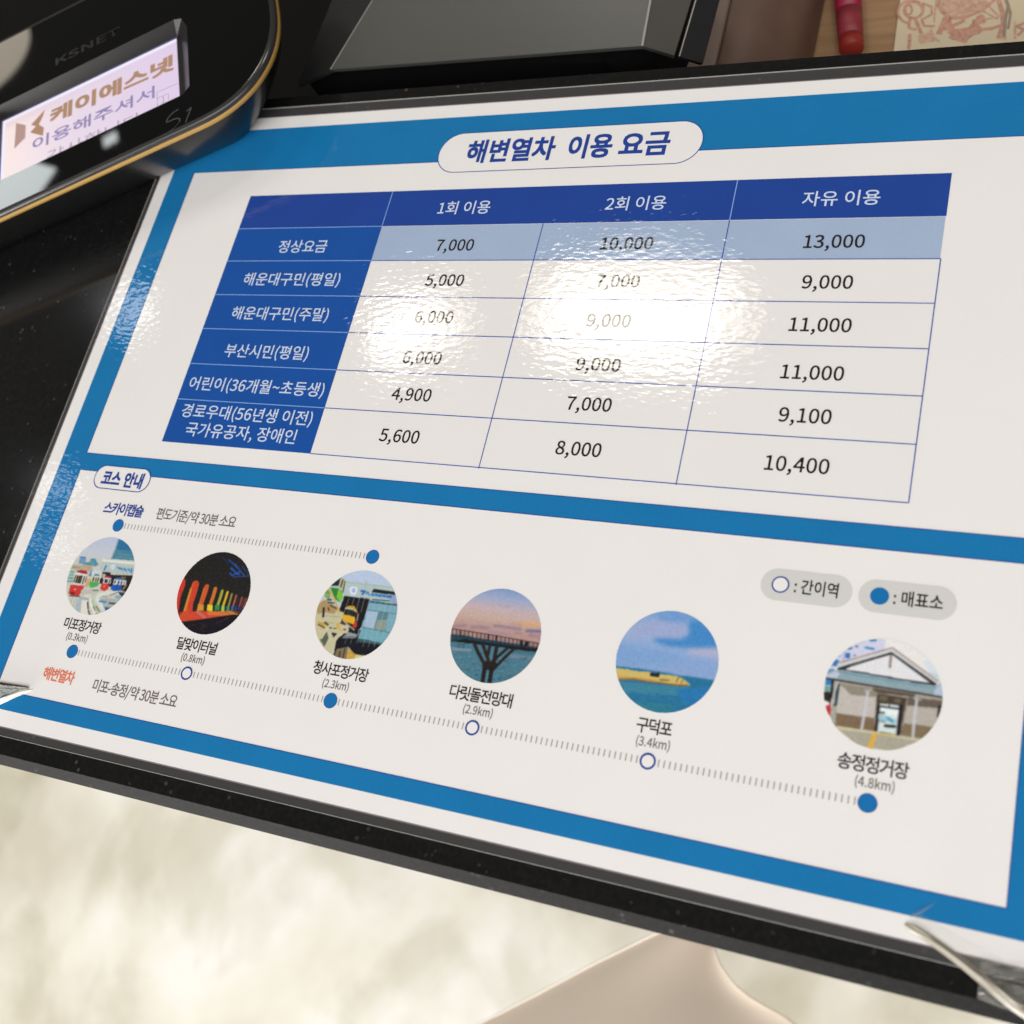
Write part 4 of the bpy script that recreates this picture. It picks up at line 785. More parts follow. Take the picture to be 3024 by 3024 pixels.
def film_bump(N, L):
    """orange-peel relief of the laminate, the same over every printed layer (world position)"""
    g = N.new('ShaderNodeNewGeometry')
    mp = N.new('ShaderNodeMapping'); mp.inputs['Scale'].default_value = (0.62, 1.25, 1)
    mp.inputs['Rotation'].default_value = (0, 0, math.radians(12))
    L.new(g.outputs['Position'], mp.inputs['Vector'])
    a = N.new('ShaderNodeTexNoise'); a.inputs['Scale'].default_value = 520; a.inputs['Detail'].default_value = 1.5
    b = N.new('ShaderNodeTexNoise'); b.inputs['Scale'].default_value = 26; b.inputs['Detail'].default_value = 1
    L.new(mp.outputs['Vector'], a.inputs['Vector']); L.new(g.outputs['Position'], b.inputs['Vector'])
    b1 = N.new('ShaderNodeBump'); b1.inputs['Strength'].default_value = 1; b1.inputs['Distance'].default_value = 0.00016
    b2 = N.new('ShaderNodeBump'); b2.inputs['Strength'].default_value = 1; b2.inputs['Distance'].default_value = 0.000044
    L.new(b.outputs['Fac'], b1.inputs['Height']); L.new(a.outputs['Fac'], b2.inputs['Height'])
    L.new(b1.outputs['Normal'], b2.inputs['Normal'])
    return b2.outputs['Normal']

def print_mat(name, rgb, mottled=0.05, attr=False):
    m, N, L, P = node_mat(name)
    P.inputs['Roughness'].default_value = 0.7
    P.inputs['Specular IOR Level'].default_value = 0.0
    P.inputs['Coat Weight'].default_value = 1
    P.inputs['Coat Roughness'].default_value = 0.035
    P.inputs['Coat IOR'].default_value = 1.5
    nrm = film_bump(N, L)
    gs = N.new('ShaderNodeNewGeometry'); ns_ = N.new('ShaderNodeTexNoise'); ns_.inputs['Scale'].default_value = 34; ns_.inputs['Detail'].default_value = 6
    ns_.inputs['Distortion'].default_value = 0.6
    L.new(gs.outputs['Position'], ns_.inputs['Vector'])
    ms = N.new('ShaderNodeMapRange'); ms.inputs[1].default_value = 0.48; ms.inputs[2].default_value = 0.72
    ms.inputs[3].default_value = 0.018; ms.inputs[4].default_value = 0.075
    L.new(ns_.outputs['Fac'], ms.inputs[0]); L.new(ms.outputs[0], P.inputs['Coat Roughness'])
    L.new(nrm, P.inputs['Coat Normal'])
    if attr:
        a = N.new('ShaderNodeAttribute'); a.attribute_name = 'print'
        src = a.outputs['Color']
    else:
        r = N.new('ShaderNodeRGB'); r.outputs[0].default_value = (*ink(rgb), 1)
        src = r.outputs[0]
    if mottled:
        g = N.new('ShaderNodeNewGeometry')
        n = N.new('ShaderNodeTexNoise'); n.inputs['Scale'].default_value = 1300; n.inputs['Detail'].default_value = 3
        n2 = N.new('ShaderNodeTexNoise'); n2.inputs['Scale'].default_value = 60; n2.inputs['Detail'].default_value = 3
        L.new(g.outputs['Position'], n.inputs['Vector']); L.new(g.outputs['Position'], n2.inputs['Vector'])
        ad = N.new('ShaderNodeMath'); ad.operation = 'ADD'
        L.new(n.outputs['Fac'], ad.inputs[0]); L.new(n2.outputs['Fac'], ad.inputs[1])
        mr = N.new('ShaderNodeMapRange')
        mr.inputs[1].default_value = 0.7; mr.inputs[2].default_value = 1.3
        mr.inputs[3].default_value = 1 - mottled; mr.inputs[4].default_value = 1 + mottled
        L.new(ad.outputs[0], mr.inputs[0])
        mx = N.new('ShaderNodeVectorMath'); mx.operation = 'SCALE'
        L.new(src, mx.inputs[0]); L.new(mr.outputs[0], mx.inputs['Scale'])
        src = mx.outputs[0]
    L.new(src, P.inputs['Base Color'])
    return m

def solid_mat(name, col, rough=0.5, metal=0, coat=0, spec=0.5, noise_amt=0, noise_scale=400, bump=0, bump_scale=800):
    m, N, L, P = node_mat(name)
    P.inputs['Base Color'].default_value = (*col, 1)
    P.inputs['Roughness'].default_value = rough
    P.inputs['Metallic'].default_value = metal
    P.inputs['Coat Weight'].default_value = coat
    P.inputs['Coat Roughness'].default_value = 0.02
    P.inputs['Specular IOR Level'].default_value = spec
    if noise_amt or bump:
        g = N.new('ShaderNodeNewGeometry')
    if noise_amt:
        n = N.new('ShaderNodeTexNoise'); n.inputs['Scale'].default_value = noise_scale; n.inputs['Detail'].default_value = 4
        L.new(g.outputs['Position'], n.inputs['Vector'])
        mr = N.new('ShaderNodeMapRange'); mr.inputs[1].default_value = 0.3; mr.inputs[2].default_value = 0.7
        mr.inputs[3].default_value = 1 - noise_amt; mr.inputs[4].default_value = 1 + noise_amt
        L.new(n.outputs['Fac'], mr.inputs[0])
        mx = N.new('ShaderNodeVectorMath'); mx.operation = 'SCALE'; mx.inputs[0].default_value = col
        L.new(mr.outputs[0], mx.inputs['Scale']); L.new(mx.outputs[0], P.inputs['Base Color'])
    if bump:
        n = N.new('ShaderNodeTexNoise'); n.inputs['Scale'].default_value = bump_scale; n.inputs['Detail'].default_value = 3
        L.new(g.outputs['Position'], n.inputs['Vector'])
        b = N.new('ShaderNodeBump'); b.inputs['Distance'].default_value = bump; b.inputs['Strength'].default_value = 1
        L.new(n.outputs['Fac'], b.inputs['Height']); L.new(b.outputs['Normal'], P.inputs['Normal'])
    return m

def tag(o, label=None, cat=None, group=None, kind=None):
    for k, v in (('label', label), ('category', cat), ('group', group), ('kind', kind)):
        if v: o[k] = v
    return o

def link(name, me, mat, parent=None, smooth=False):
    o = bpy.data.objects.new(name, me)
    COL.objects.link(o)
    if mat:
        for m in (mat if isinstance(mat, (list, tuple)) else [mat]): me.materials.append(m)
    if parent: o.parent = parent
    if smooth:
        for p in me.polygons: p.use_smooth = True
    return o

def mesh_obj(name, verts, faces, mat, parent=None, smooth=False):
    me = bpy.data.meshes.new(name)
    me.from_pydata([tuple(v) for v in verts], [], faces)
    me.update()
    return link(name, me, mat, parent, smooth)

def thing(name, label, cat, loc=(0, 0, 0), rotz=0, group=None):
    o = bpy.data.objects.new(name, None)
    o.empty_display_size = 0.02
    COL.objects.link(o)
    o.location = loc; o.rotation_euler = (0, 0, rotz)
    return tag(o, label, cat, group)

def flat(name, polys, z, mat, parent):
    """flat printed polygons, mm coordinates on the sheet"""
    V, F = [], []
    for p in polys:
        b = len(V)
        V += [(x * MM, y * MM, z * MM) for x, y in p]
        F.append(tuple(range(b, b + len(p))))
    return mesh_obj(name, V, F, mat, parent)

def rect(x0, y0, x1, y1):
    return [(x0, y0), (x1, y0), (x1, y1), (x0, y1)]

def disc(cx, cy, r, n=48):
    return [(cx + r * math.cos(2 * math.pi * i / n), cy + r * math.sin(2 * math.pi * i / n)) for i in range(n)]

def stadium(x0, y0, x1, y1, n=20, r=None):
    r = r or (y1 - y0) / 2
    out = []
    for (cx, cy, a0) in ((x1 - r, y1 - r, 0), (x0 + r, y1 - r, 90), (x0 + r, y0 + r, 180), (x1 - r, y0 + r, 270)):
        for i in range(n + 1):
            a = math.radians(a0 + 90 * i / n)
            out.append((cx + r * math.cos(a), cy + r * math.sin(a)))
    return out

def ring_polys(outer, inner):
    n = len(outer)
    return [[outer[i], outer[(i + 1) % n], inner[(i + 1) % n], inner[i]] for i in range(n)]

def stroke(pts, w):
    """ribbon quads along a polyline"""
    out = []
    for i in range(len(pts) - 1):
        a, b = Vector(pts[i]), Vector(pts[i + 1])
        d = (b - a)
        if d.length < 1e-9: continue
        d.normalize(); n = Vector((-d.y, d.x)) * w / 2; e = d * w * 0.3
        out.append([tuple(a - e - n), tuple(b + e - n), tuple(b + e + n), tuple(a - e + n)])
    return out

def lettering(name, text, x, y, mat, parent, z, em=None, width=None, align='C', track=1.0, bold=0.0, xs=1.0,
              height=None, rot=0, shear=0, scale=MM, thick=0):
    """text built from glyph outlines. em in mm; x,y baseline anchor; width fits the ink width by squeezing x"""
    cu = bpy.data.curves.new(name, 'CURVE'); cu.dimensions = '2D'; cu.fill_mode = 'BOTH'
    pen = 0.0
    for ch in text:
        g = GLYPHS[ch]
        for flatpts in g[1:]:
            n = len(flatpts) // 2
            sp = cu.splines.new('POLY'); sp.points.add(n - 1); sp.use_cyclic_u = True
            for i in range(n):
                sp.points[i].co = ((flatpts[2 * i]) / 1000 + pen, flatpts[2 * i + 1] / 1000, 0, 1)
        pen += g[0] / 1000 * track
    cu.offset = bold
    ob = bpy.data.objects.new(name, cu); COL.objects.link(ob)
    dg = bpy.context.evaluated_depsgraph_get()
    me = bpy.data.meshes.new_from_object(ob.evaluated_get(dg))
    bpy.data.objects.remove(ob); bpy.data.curves.remove(cu)
    me.name = name
    if thick:
        vs = [tuple(v.co) for v in me.vertices]; fs = [tuple(p.vertices) for p in me.polygons]
        V, F = [], []
        for q, (dx, dy) in enumerate(((-1, -1), (1, -1), (1, 1), (-1, 1), (0, 0))):
            k = len(V); V += [(a + dx * thick, b + dy * thick, q) for a, b, c in vs]; F += [tuple(i + k for i in f) for f in fs]
        me = bpy.data.meshes.new(name); me.from_pydata(V, [], F); me.update()
    xsv = [v.co.x for v in me.vertices]; ysv = [v.co.y for v in me.vertices]
    x0, x1, y0, y1 = min(xsv), max(xsv), min(ysv), max(ysv)
    if height: em = height / (y1 - y0)
    sx = em * xs
    if width: sx = width / (x1 - x0)
    ax = {'C': (x0 + x1) / 2, 'L': x0, 'R': x1}[align]
    ca, sa = math.cos(math.radians(rot)), math.sin(math.radians(rot))
    for v in me.vertices:
        px = (v.co.x - ax) * sx; py = v.co.y * em
        px += py * shear
        v.co = ((x + px * ca - py * sa) * scale, (y + px * sa + py * ca) * scale, (z + v.co.z * 0.003) * scale)
    me.update()
    if me.polygons and me.polygons[0].normal.z < 0: me.flip_normals()
    return link(name, me, mat, parent)

def bevelled_box(name, x0, y0, z0, x1, y1, z1, mat, parent=None, bev=0.002, seg=2):
    bm = bmesh.new()
    bmesh.ops.create_cube(bm, size=1)
    for v in bm.verts:
        v.co = ((x0 + x1) / 2 + v.co.x * (x1 - x0), (y0 + y1) / 2 + v.co.y * (y1 - y0), (z0 + z1) / 2 + v.co.z * (z1 - z0))
    if bev: bmesh.ops.bevel(bm, geom=bm.edges[:], offset=bev, segments=seg, affect='EDGES', profile=0.5)
    me = bpy.data.meshes.new(name); bm.to_mesh(me); bm.free()
    return link(name, me, mat, parent)

# ------------------------------------------------------------------ floor below the counter
def marble():
    m, N, L, P = node_mat('cream_marble')
    g = N.new('ShaderNodeNewGeometry')
    def ns(sc, det, dist, off):
        mp = N.new('ShaderNodeMapping'); mp.inputs['Location'].default_value = off; mp.inputs['Scale'].default_value = (1, 0.85, 1)
        mp.inputs['Rotation'].default_value = (0, 0, 0.5)
        L.new(g.outputs['Position'], mp.inputs['Vector'])
        n = N.new('ShaderNodeTexNoise'); n.inputs['Scale'].default_value = sc; n.inputs['Detail'].default_value = det
        n.inputs['Distortion'].default_value = dist; n.inputs['Roughness'].default_value = 0.5
        L.new(mp.outputs['Vector'], n.inputs['Vector']); return n.outputs['Fac']
    cr = N.new('ShaderNodeValToRGB')
    cr.color_ramp.elements[0].position = 0.36; cr.color_ramp.elements[0].color = (0.62, 0.59, 0.48, 1)
    cr.color_ramp.elements[1].position = 0.60; cr.color_ramp.elements[1].color = (0.86, 0.85, 0.80, 1)
    e = cr.color_ramp.elements.new(0.50); e.color = (0.79, 0.77, 0.68, 1)
    L.new(ns(5.0, 4.0, 0.15, (3.3, 1.2, 0)), cr.inputs[0])
    v = N.new('ShaderNodeValToRGB')
    v.color_ramp.elements[0].position = 0.38; v.color_ramp.elements[0].color = (0.78, 0.77, 0.70, 1)
    v.color_ramp.elements[1].position = 0.52; v.color_ramp.elements[1].color = (1, 1, 1, 1)
    L.new(ns(9, 5, 0.3, (0.4, 5.1, 0)), v.inputs[0])
    mx = N.new('ShaderNodeMix'); mx.data_type = 'RGBA'; mx.blend_type = 'MULTIPLY'; mx.inputs[0].default_value = 0.8
    L.new(cr.outputs[0], mx.inputs[6]); L.new(v.outputs[0], mx.inputs[7])
    L.new(mx.outputs[2], P.inputs['Base Color'])
    P.inputs['Roughness'].default_value = 0.25
    return m

fl = mesh_obj('floor', [(-4, -4, -0.75), (4, -4, -0.75), (4, 4, -0.75), (-4, 4, -0.75)], [(0, 1, 2, 3)], marble())
tag(fl, 'cream marble floor with soft olive veins below the counter', kind='structure')

# beige cloth hanging below the counter edge
def cloth():
    mat = solid_mat('beige_fabric', (0.50, 0.43, 0.35), 0.85, noise_amt=0.05, noise_scale=9, spec=0.2)
    P = mat.node_tree.nodes['Principled BSDF']
    P.inputs['Sheen Weight'].default_value = 0.4
    left = [(-110, -372), (-40, -305), (22, -254), (50, -232), (76, -211), (97, -195), (112, -184), (124, -174), (140, -150)]
    right = [(330, -372), (250, -300), (205, -236), (172, -214), (152, -211), (140, -207), (131, -199), (123, -188), (150, -150)]
    V, F = [], []
    nu = 24
    for j, (l, r) in enumerate(zip(left, right)):
        for i in range(nu + 1):
            t = i / nu
            x = l[0] + (r[0] - l[0]) * t; y = l[1] + (r[1] - l[1]) * t
            s = min(1, t / 0.10)
            h = 5 * math.sin(t * 5 + j * 0.25) * (0.3 + t)
            e = max(0, (t - 0.88) / 0.12)
            V.append((x * MM, y * MM, (-300 + h - 0 * e) * MM))
    for j in range(len(left) - 1):
        for i in range(nu):
            a = j * (nu + 1) + i
            F.append((a, a + 1, a + nu + 2, a + nu + 1))
    o = mesh_obj('cloth', V, F, mat, smooth=True)
    sd = o.modifiers.new('thick', 'SOLIDIFY'); sd.thickness = 0.0008; sd.offset = -1
    ss = o.modifiers.new('soft', 'SUBSURF'); ss.levels = 1; ss.render_levels = 1
    dg = bpy.context.evaluated_depsgraph_get()
    me = bpy.data.meshes.new_from_object(o.evaluated_get(dg))
    o.modifiers.clear(); o.data = me
    for p in me.polygons: p.use_smooth = True
    lit_rim = solid_mat('pale_lit_rim', (0.80, 0.74, 0.66), 0.8)  # pale tube along the left edge paints the cloth's lit rim
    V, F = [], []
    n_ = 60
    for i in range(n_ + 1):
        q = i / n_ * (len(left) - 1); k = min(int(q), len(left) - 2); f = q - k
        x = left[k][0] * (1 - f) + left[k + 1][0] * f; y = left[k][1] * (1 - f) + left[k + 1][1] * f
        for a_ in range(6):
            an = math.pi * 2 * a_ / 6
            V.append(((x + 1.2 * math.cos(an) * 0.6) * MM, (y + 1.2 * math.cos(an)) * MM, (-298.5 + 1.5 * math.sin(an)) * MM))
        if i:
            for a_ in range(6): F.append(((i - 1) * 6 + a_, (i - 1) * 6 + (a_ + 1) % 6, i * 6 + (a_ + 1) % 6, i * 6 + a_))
    mesh_obj('lit_rim', V, F, lit_rim, o, smooth=True)
    return tag(o, 'plain beige cloth hanging out of focus below the black counter edge', 'cloth')
cloth()

# ------------------------------------------------------------------ granite counter top
def granite_mat(name='black_granite', dust=0.0):
    m, N, L, P = node_mat(name)
    g = N.new('ShaderNodeNewGeometry')
    v = N.new('ShaderNodeTexVoronoi'); v.inputs['Scale'].default_value = 420
    n = N.new('ShaderNodeTexNoise'); n.inputs['Scale'].default_value = 900; n.inputs['Detail'].default_value = 3
    n3 = N.new('ShaderNodeTexNoise'); n3.inputs['Scale'].default_value = 160; n3.inputs['Detail'].default_value = 2
    for q in (v, n, n3): L.new(g.outputs['Position'], q.inputs['Vector'])
    cr = N.new('ShaderNodeValToRGB')
    cr.color_ramp.elements[0].position = 0.42; cr.color_ramp.elements[0].color = (0.0025 + dust, 0.0025 + dust, 0.0028 + dust, 1)
    cr.color_ramp.elements[1].position = 0.75; cr.color_ramp.elements[1].color = (0.005 + dust * 1.6, 0.005 + dust * 1.6, 0.005 + dust * 1.5, 1)
    L.new(n.outputs['Fac'], cr.inputs[0])
    # sparse pale mineral flecks and nicks
    mr = N.new('ShaderNodeMapRange'); mr.inputs[1].default_value = 0.30; mr.inputs[2].default_value = 0.12
    mr.inputs[3].default_value = 0; mr.inputs[4].default_value = 1
    L.new(v.outputs['Distance'], mr.inputs[0])
    m3 = N.new('ShaderNodeMapRange'); m3.inputs[1].default_value = 0.57; m3.inputs[2].default_value = 0.66
    L.new(n3.outputs['Fac'], m3.inputs[0])
    ml = N.new('ShaderNodeMath'); ml.operation = 'MULTIPLY'
    L.new(mr.outputs[0], ml.inputs[0]); L.new(m3.outputs[0], ml.inputs[1])
    mx = N.new('ShaderNodeMix'); mx.data_type = 'RGBA'
    L.new(ml.outputs[0], mx.inputs[0]); L.new(cr.outputs[0], mx.inputs[6]); mx.inputs[7].default_value = (0.06, 0.06, 0.058, 1)
    L.new(mx.outputs[2], P.inputs['Base Color'])
    P.inputs['Roughness'].default_value = 0.12
    P.inputs['Specular IOR Level'].default_value = 0.4
    b = N.new('ShaderNodeBump'); b.inputs['Distance'].default_value = 0.000005; b.inputs['Strength'].default_value = 1
    L.new(n.outputs['Fac'], b.inputs['Height']); L.new(b.outputs['Normal'], P.inputs['Normal'])
    return m
GR = granite_mat(dust=0.004)
GRE = granite_mat('sawn_granite_edge', dust=0.007)
GRE.node_tree.nodes['Principled BSDF'].inputs['Roughness'].default_value = 0.6
GRE.node_tree.nodes['Principled BSDF'].inputs['Specular IOR Level'].default_value = 0.08

zt = -0.0005
prof = [(40.3, -20.5), (40.3, -0.9), (39.9, -0.5), (-185.8, -0.5), (-188.5, -3.2), (-188.5, -20.5)]
V, F = [], []
xsg = [-900, 900]
for x in xsg:
    V += [(x * MM, y * MM, z * MM) for y, z in prof]
n = len(prof)
for i in range(n):
    F.append((i, (i + 1) % n, n + (i + 1) % n, n + i))
F += [tuple(range(n))[::-1], tuple(range(n, 2 * n))]
gr = mesh_obj('counter_top', V, F, [GR, GRE])
gr.data.polygons[3].material_index = 1
tag(gr, 'black granite counter ledge with speckled bevelled edge under the price sheet', kind='structure')
bm = bmesh.new(); bm.from_mesh(gr.data); bmesh.ops.recalc_face_normals(bm, faces=bm.faces); bm.to_mesh(gr.data); bm.free()

# ------------------------------------------------------------------ wooden desk behind the ledge
def wood():
    m, N, L, P = node_mat('light_wood')
    g = N.new('ShaderNodeNewGeometry')
    mp = N.new('ShaderNodeMapping'); mp.inputs['Scale'].default_value = (6, 90, 1); L.new(g.outputs['Position'], mp.inputs['Vector'])
    n = N.new('ShaderNodeTexNoise'); n.inputs['Scale'].default_value = 4; n.inputs['Detail'].default_value = 5; n.inputs['Distortion'].default_value = 0.4
    L.new(mp.outputs[0], n.inputs['Vector'])
    cr = N.new('ShaderNodeValToRGB')
    cr.color_ramp.elements[0].position = 0.3; cr.color_ramp.elements[0].color = (0.29, 0.165, 0.08, 1)
    cr.color_ramp.elements[1].position = 0.75; cr.color_ramp.elements[1].color = (0.41, 0.255, 0.13, 1)
    L.new(n.outputs['Fac'], cr.inputs[0]); L.new(cr.outputs[0], P.inputs['Base Color'])
    P.inputs['Roughness'].default_value = 0.45
    return m
desk = bevelled_box('desk', -0.9, 0.044, -0.100, 0.9, 0.70, -0.0805, wood(), bev=0.001)
tag(desk, 'light brown wooden desk surface behind the black granite ledge', 'desk')

mt = bevelled_box('desk_mat', -0.5, 0.046, -0.0800, 0.100, 0.60, -0.0770, solid_mat('black_mat', (0.003, 0.003, 0.0035), 0.55, spec=0.15), bev=0.001)
tag(mt, 'plain black desk mat under the grey machine and terminal', 'desk mat')

# support between floor and the counter (black cabinet front)
cab = bevelled_box('counter_base', -0.9, -0.170, -0.749, 0.9, 0.035, -0.0210, solid_mat('cabinet_black', (0.03, 0.03, 0.03), 0.5), bev=0.001)
tag(cab, 'dark cabinet carrying the black granite ledge', kind='structure')
legm = solid_mat('desk_panel', (0.25, 0.15, 0.08), 0.5, noise_amt=0.1, noise_scale=30)
dp = bevelled_box('desk_panel', -0.9, 0.050, -0.749, 0.9, 0.66, -0.1005, legm, bev=0.001)
dp.parent = desk

# ------------------------------------------------------------------ grey angular machine behind the ledge
def machine():
    root = thing('desktop_machine', 'dark grey angular machine with broad sloping panel standing behind the sheet', 'machine', (0.07, 0.05, -0.08))
    base = Vector(root.location)
    grey = solid_mat('grey_satin_plastic', (0.036, 0.038, 0.036), 0.32, noise_amt=0.04, noise_scale=1500, bump=0.00001, bump_scale=3000)
    dark = solid_mat('dark_grey_plastic', (0.028, 0.027, 0.025), 0.42, bump=0.00001, bump_scale=3000)
    black = solid_mat('black_plastic', (0.012, 0.012, 0.013), 0.35, bump=0.00001, bump_scale=3000)
    edge = solid_mat('pale_plastic_edge', (0.22, 0.21, 0.20), 0.4)
    A = dict(a0=(-1.0, 48.4, -4), a1=(14.1, 50.0, 0), a2=(123.0, 48.6, 0), a3=(132.2, 46.9, -3), a3b=(133.9, 46.4, -3), a4=(139.6, 47.7, -8))
    B = dict(a0=(28.6, 63.9, 25), a1=(50.5, 55.7, 30), a2=(135.5, 43.7, 30), a3=(146.0, 46.3, 26), a3b=(147.2, 46.1, 26), a4=(151.2, 51.7, 20))
    # rear edge: push the slope back along the same image line so the panel leans away
    K = cam.location / MM
    def away(p, k):     # slide along the sight line through p to height k
        p = Vector(p); d = (p - K); t = (k - K.z) / d.z
        return K + d * t
    hz = dict(a0=-2, a1=6, a2=6, a3=3, a3b=3, a4=-2)
    P0 = {k: Vector(v) for k, v in A.items()}
    P1 = {k: away(B[k], hz[k]) for k in B}
    def onto(k, a, b_, c):      # slide the sight-line point k onto the plane of three points
        n_ = (b_ - a).cross(c - a); d = P1[k] - K
        P1[k] = K + d * ((a - K).dot(n_) / d.dot(n_))
    onto('a2', P0['a1'], P0['a2'], P1['a1']); onto('a3', P0['a2'], P0['a3'], P1['a2'])
    onto('a0', P0['a0'], P0['a1'], P1['a1']); onto('a4', P0['a3b'], P0['a4'], P1['a3b'])
    P2 = {k: P0[k] + (P1[k] - P0[k]) * 2.2 for k in B}
    def quad(name, k0, k1, mat, drop=0.0):
        vs = [P0[k0], P0[k1], P2[k1], P2[k0]]
        th = 1.6
        nv = (vs[1] - vs[0]).cross(vs[3] - vs[0]).normalized()
        if nv.z < 0: nv = -nv
        top = [v * MM - base for v in vs]; bot = [(v - nv * th) * MM - base for v in vs]
        return mesh_obj(name, top + bot, [(0, 1, 2, 3), (7, 6, 5, 4), (0, 4, 5, 1), (1, 5, 6, 2), (2, 6, 7, 3), (3, 7, 4, 0)], mat, root)
    quad('left_panel', 'a0', 'a1', black)
    quad('top_panel', 'a1', 'a2', grey)
    quad('side_strip', 'a2', 'a3', dark)
    quad('end_cap', 'a3b', 'a4', black)
    # pale bars along the edges between the panels
    def edge_bar(k, r, name='edge_trim', mat=edge):
        a, b = P0[k], P2[k]; d = (b - a).normalized(); u = d.cross(Vector((0, 0, 1))).normalized(); w = u.cross(d)
        vs = []
        for q in (a, b):
            for s, t in ((-1, -1), (1, -1), (1, 1), (-1, 1)):
                vs.append((q + u * s * r + w * (t * r * 0.6)) * MM - base)
        mesh_obj(name, vs, [(0, 1, 2, 3), (4, 5, 6, 7), (0, 1, 5, 4), (1, 2, 6, 5), (2, 3, 7, 6), (3, 0, 4, 7)], mat, root)
    edge_bar('a2', 0.35); edge_bar('a1', 0.22); edge_bar('a3b', 0.18)
    # housing below: dark solid set back from the panel lip, down to the desk
    ks = ['a0', 'a1', 'a2', 'a3', 'a3b', 'a4']
    top = []
    for k in ks: top.append(P0[k] + Vector((-24 if k[1] in '34' else 0, 5.0, -3.0)))
    for k in reversed(ks): top.append(P2[k] + Vector((-24 if k[1] in '34' else 0, 0, -3.0)))
    bot = [Vector((p.x, p.y, -80.0)) for p in top]
    nn = len(top)
    V = [p * MM - base for p in top + bot]
    F = [(i, (i + 1) % nn, nn + (i + 1) % nn, nn + i) for i in range(nn)]
    tri = tessellate_polygon([[Vector((p.x, p.y, 0)) for p in top]])
    F += [tuple(t) for t in tri] + [tuple(nn + i for i in t) for t in tri]
    mesh_obj('housing', V, F, solid_mat('matt_black', (0.004, 0.004, 0.005), 0.8, spec=0.1), root)
machine()

# brown leather case beside the machine
def leather_case():
    root = thing('leather_case', 'brown leather case with rounded flank beside the grey machine', 'case', (0.135, 0.14, -0.08))
    b = Vector(root.location)
    mat = solid_mat('brown_leather', (0.125, 0.072, 0.052), 0.5, noise_amt=0.08, noise_scale=90, bump=0.00005, bump_scale=1200)
    mat2 = solid_mat('brown_leather_edge', (0.20, 0.145, 0.115), 0.5)
    prof = [(104, 2), (104, 31), (107, 34.6), (129.6, 35)]
    prof2 = [(129.9, 34.4), (130.6, 34.8), (136, 34.3), (142, 32.2), (146.5, 28), (150, 21), (152, 12), (153, 2)]
    def ext(name, pr, mat, y0=62, y1=215):
        pr = pr + [(pr[-1][0], 1.0), (pr[0][0], 1.0)]
        n = len(pr)
        V = [Vector((x * MM, y0 * MM, (z - 80) * MM)) - b for x, z in pr] + [Vector(((x + 1.5) * MM, y1 * MM, (z - 80) * MM)) - b for x, z in pr]
        F = [(i, (i + 1) % n, n + (i + 1) % n, n + i) for i in range(n)] + [tuple(range(n))[::-1], tuple(range(n, 2 * n))]
        o = mesh_obj(name, V, F, mat, root, smooth=True)
        bv = o.modifiers.new('b', 'BEVEL'); bv.width = 0.0015; bv.segments = 2; bv.limit_method = 'ANGLE'
        return o
    ext('spine', prof, mat2)
    ext('cover', prof2, mat)
leather_case()

# pens, doodle paper on the desk
def lathe_between(name, pts, mat, parent, seg=24):
    """pts: list of (position Vector in metres, radius)"""
    d = (pts[-1][0] - pts[0][0]).normalized(); u = d.cross(Vector((0, 0, 1))).normalized(); w = u.cross(d)
    V, F = [], []
    for p, r in pts:
        for i in range(seg):
            a = 2 * math.pi * i / seg
            V.append(p + (u * math.cos(a) + w * math.sin(a)) * r)
    for j in range(len(pts) - 1):
        for i in range(seg):
            F.append((j * seg + i, j * seg + (i + 1) % seg, (j + 1) * seg + (i + 1) % seg, (j + 1) * seg + i))
    F.append(tuple(range(seg))); F.append(tuple(range((len(pts) - 1) * seg, len(pts) * seg)))
    me = bpy.data.meshes.new(name); me.from_pydata([tuple(v) for v in V], [], F); me.update()
    bm = bmesh.new(); bm.from_mesh(me); bmesh.ops.recalc_face_normals(bm, faces=bm.faces); bm.to_mesh(me); bm.free()
    return link(name, me, mat, parent, smooth=True)

def marker():
    a = Vector((0.1672, 0.112, -0.0757)); d = Vector((-0.19, 1.0, 0.0)).normalized()
    root = thing('marker_pen', 'crimson felt marker pen lying on the wooden desk beside the doodles', 'pen', (a.x, a.y, -0.0805))
    b = Vector(root.location)
    red = solid_mat('crimson_plastic', (0.30, 0.008, 0.04), 0.45)
    tip = solid_mat('bright_red_cap', (0.30, 0.02, 0.015), 0.5)
    clear = solid_mat('pinkish_barrel', (0.26, 0.025, 0.04), 0.5)
    q = lambda t: a - b + d * t
    lathe_between('cap', [(q(0), 0.0040), (q(0.001), 0.0043), (q(0.005), 0.0043)], tip, root)
    lathe_between('grip', [(q(0.0051), 0.0043), (q(0.012), 0.0045), (q(0.017), 0.0046)], clear, root)
    lathe_between('barrel', [(q(0.0171), 0.0046), (q(0.10), 0.0047), (q(0.101), 0.0035)], red, root)
marker()

def pencil():
    a = Vector((0.1483, 0.110, -0.0775)); 
    root = thing('stylus', 'black pointed stylus between the brown case and red marker', 'stylus', (a.x, a.y, -0.0805))
    b = Vector(root.location)
    k = solid_mat('black_rubber', (0.01, 0.01, 0.012), 0.5)
    dd = Vector((-0.12, 1, 0.0)).normalized()
    lathe_between('barrel', [(a - b - dd * 0.03, 0.0022), (a - b + dd * 0.004, 0.0020)], k, root)
    lathe_between('tip', [(a - b + dd * 0.0041, 0.0019), (a - b + dd * 0.0185, 0.0003)], k, root)
pencil()

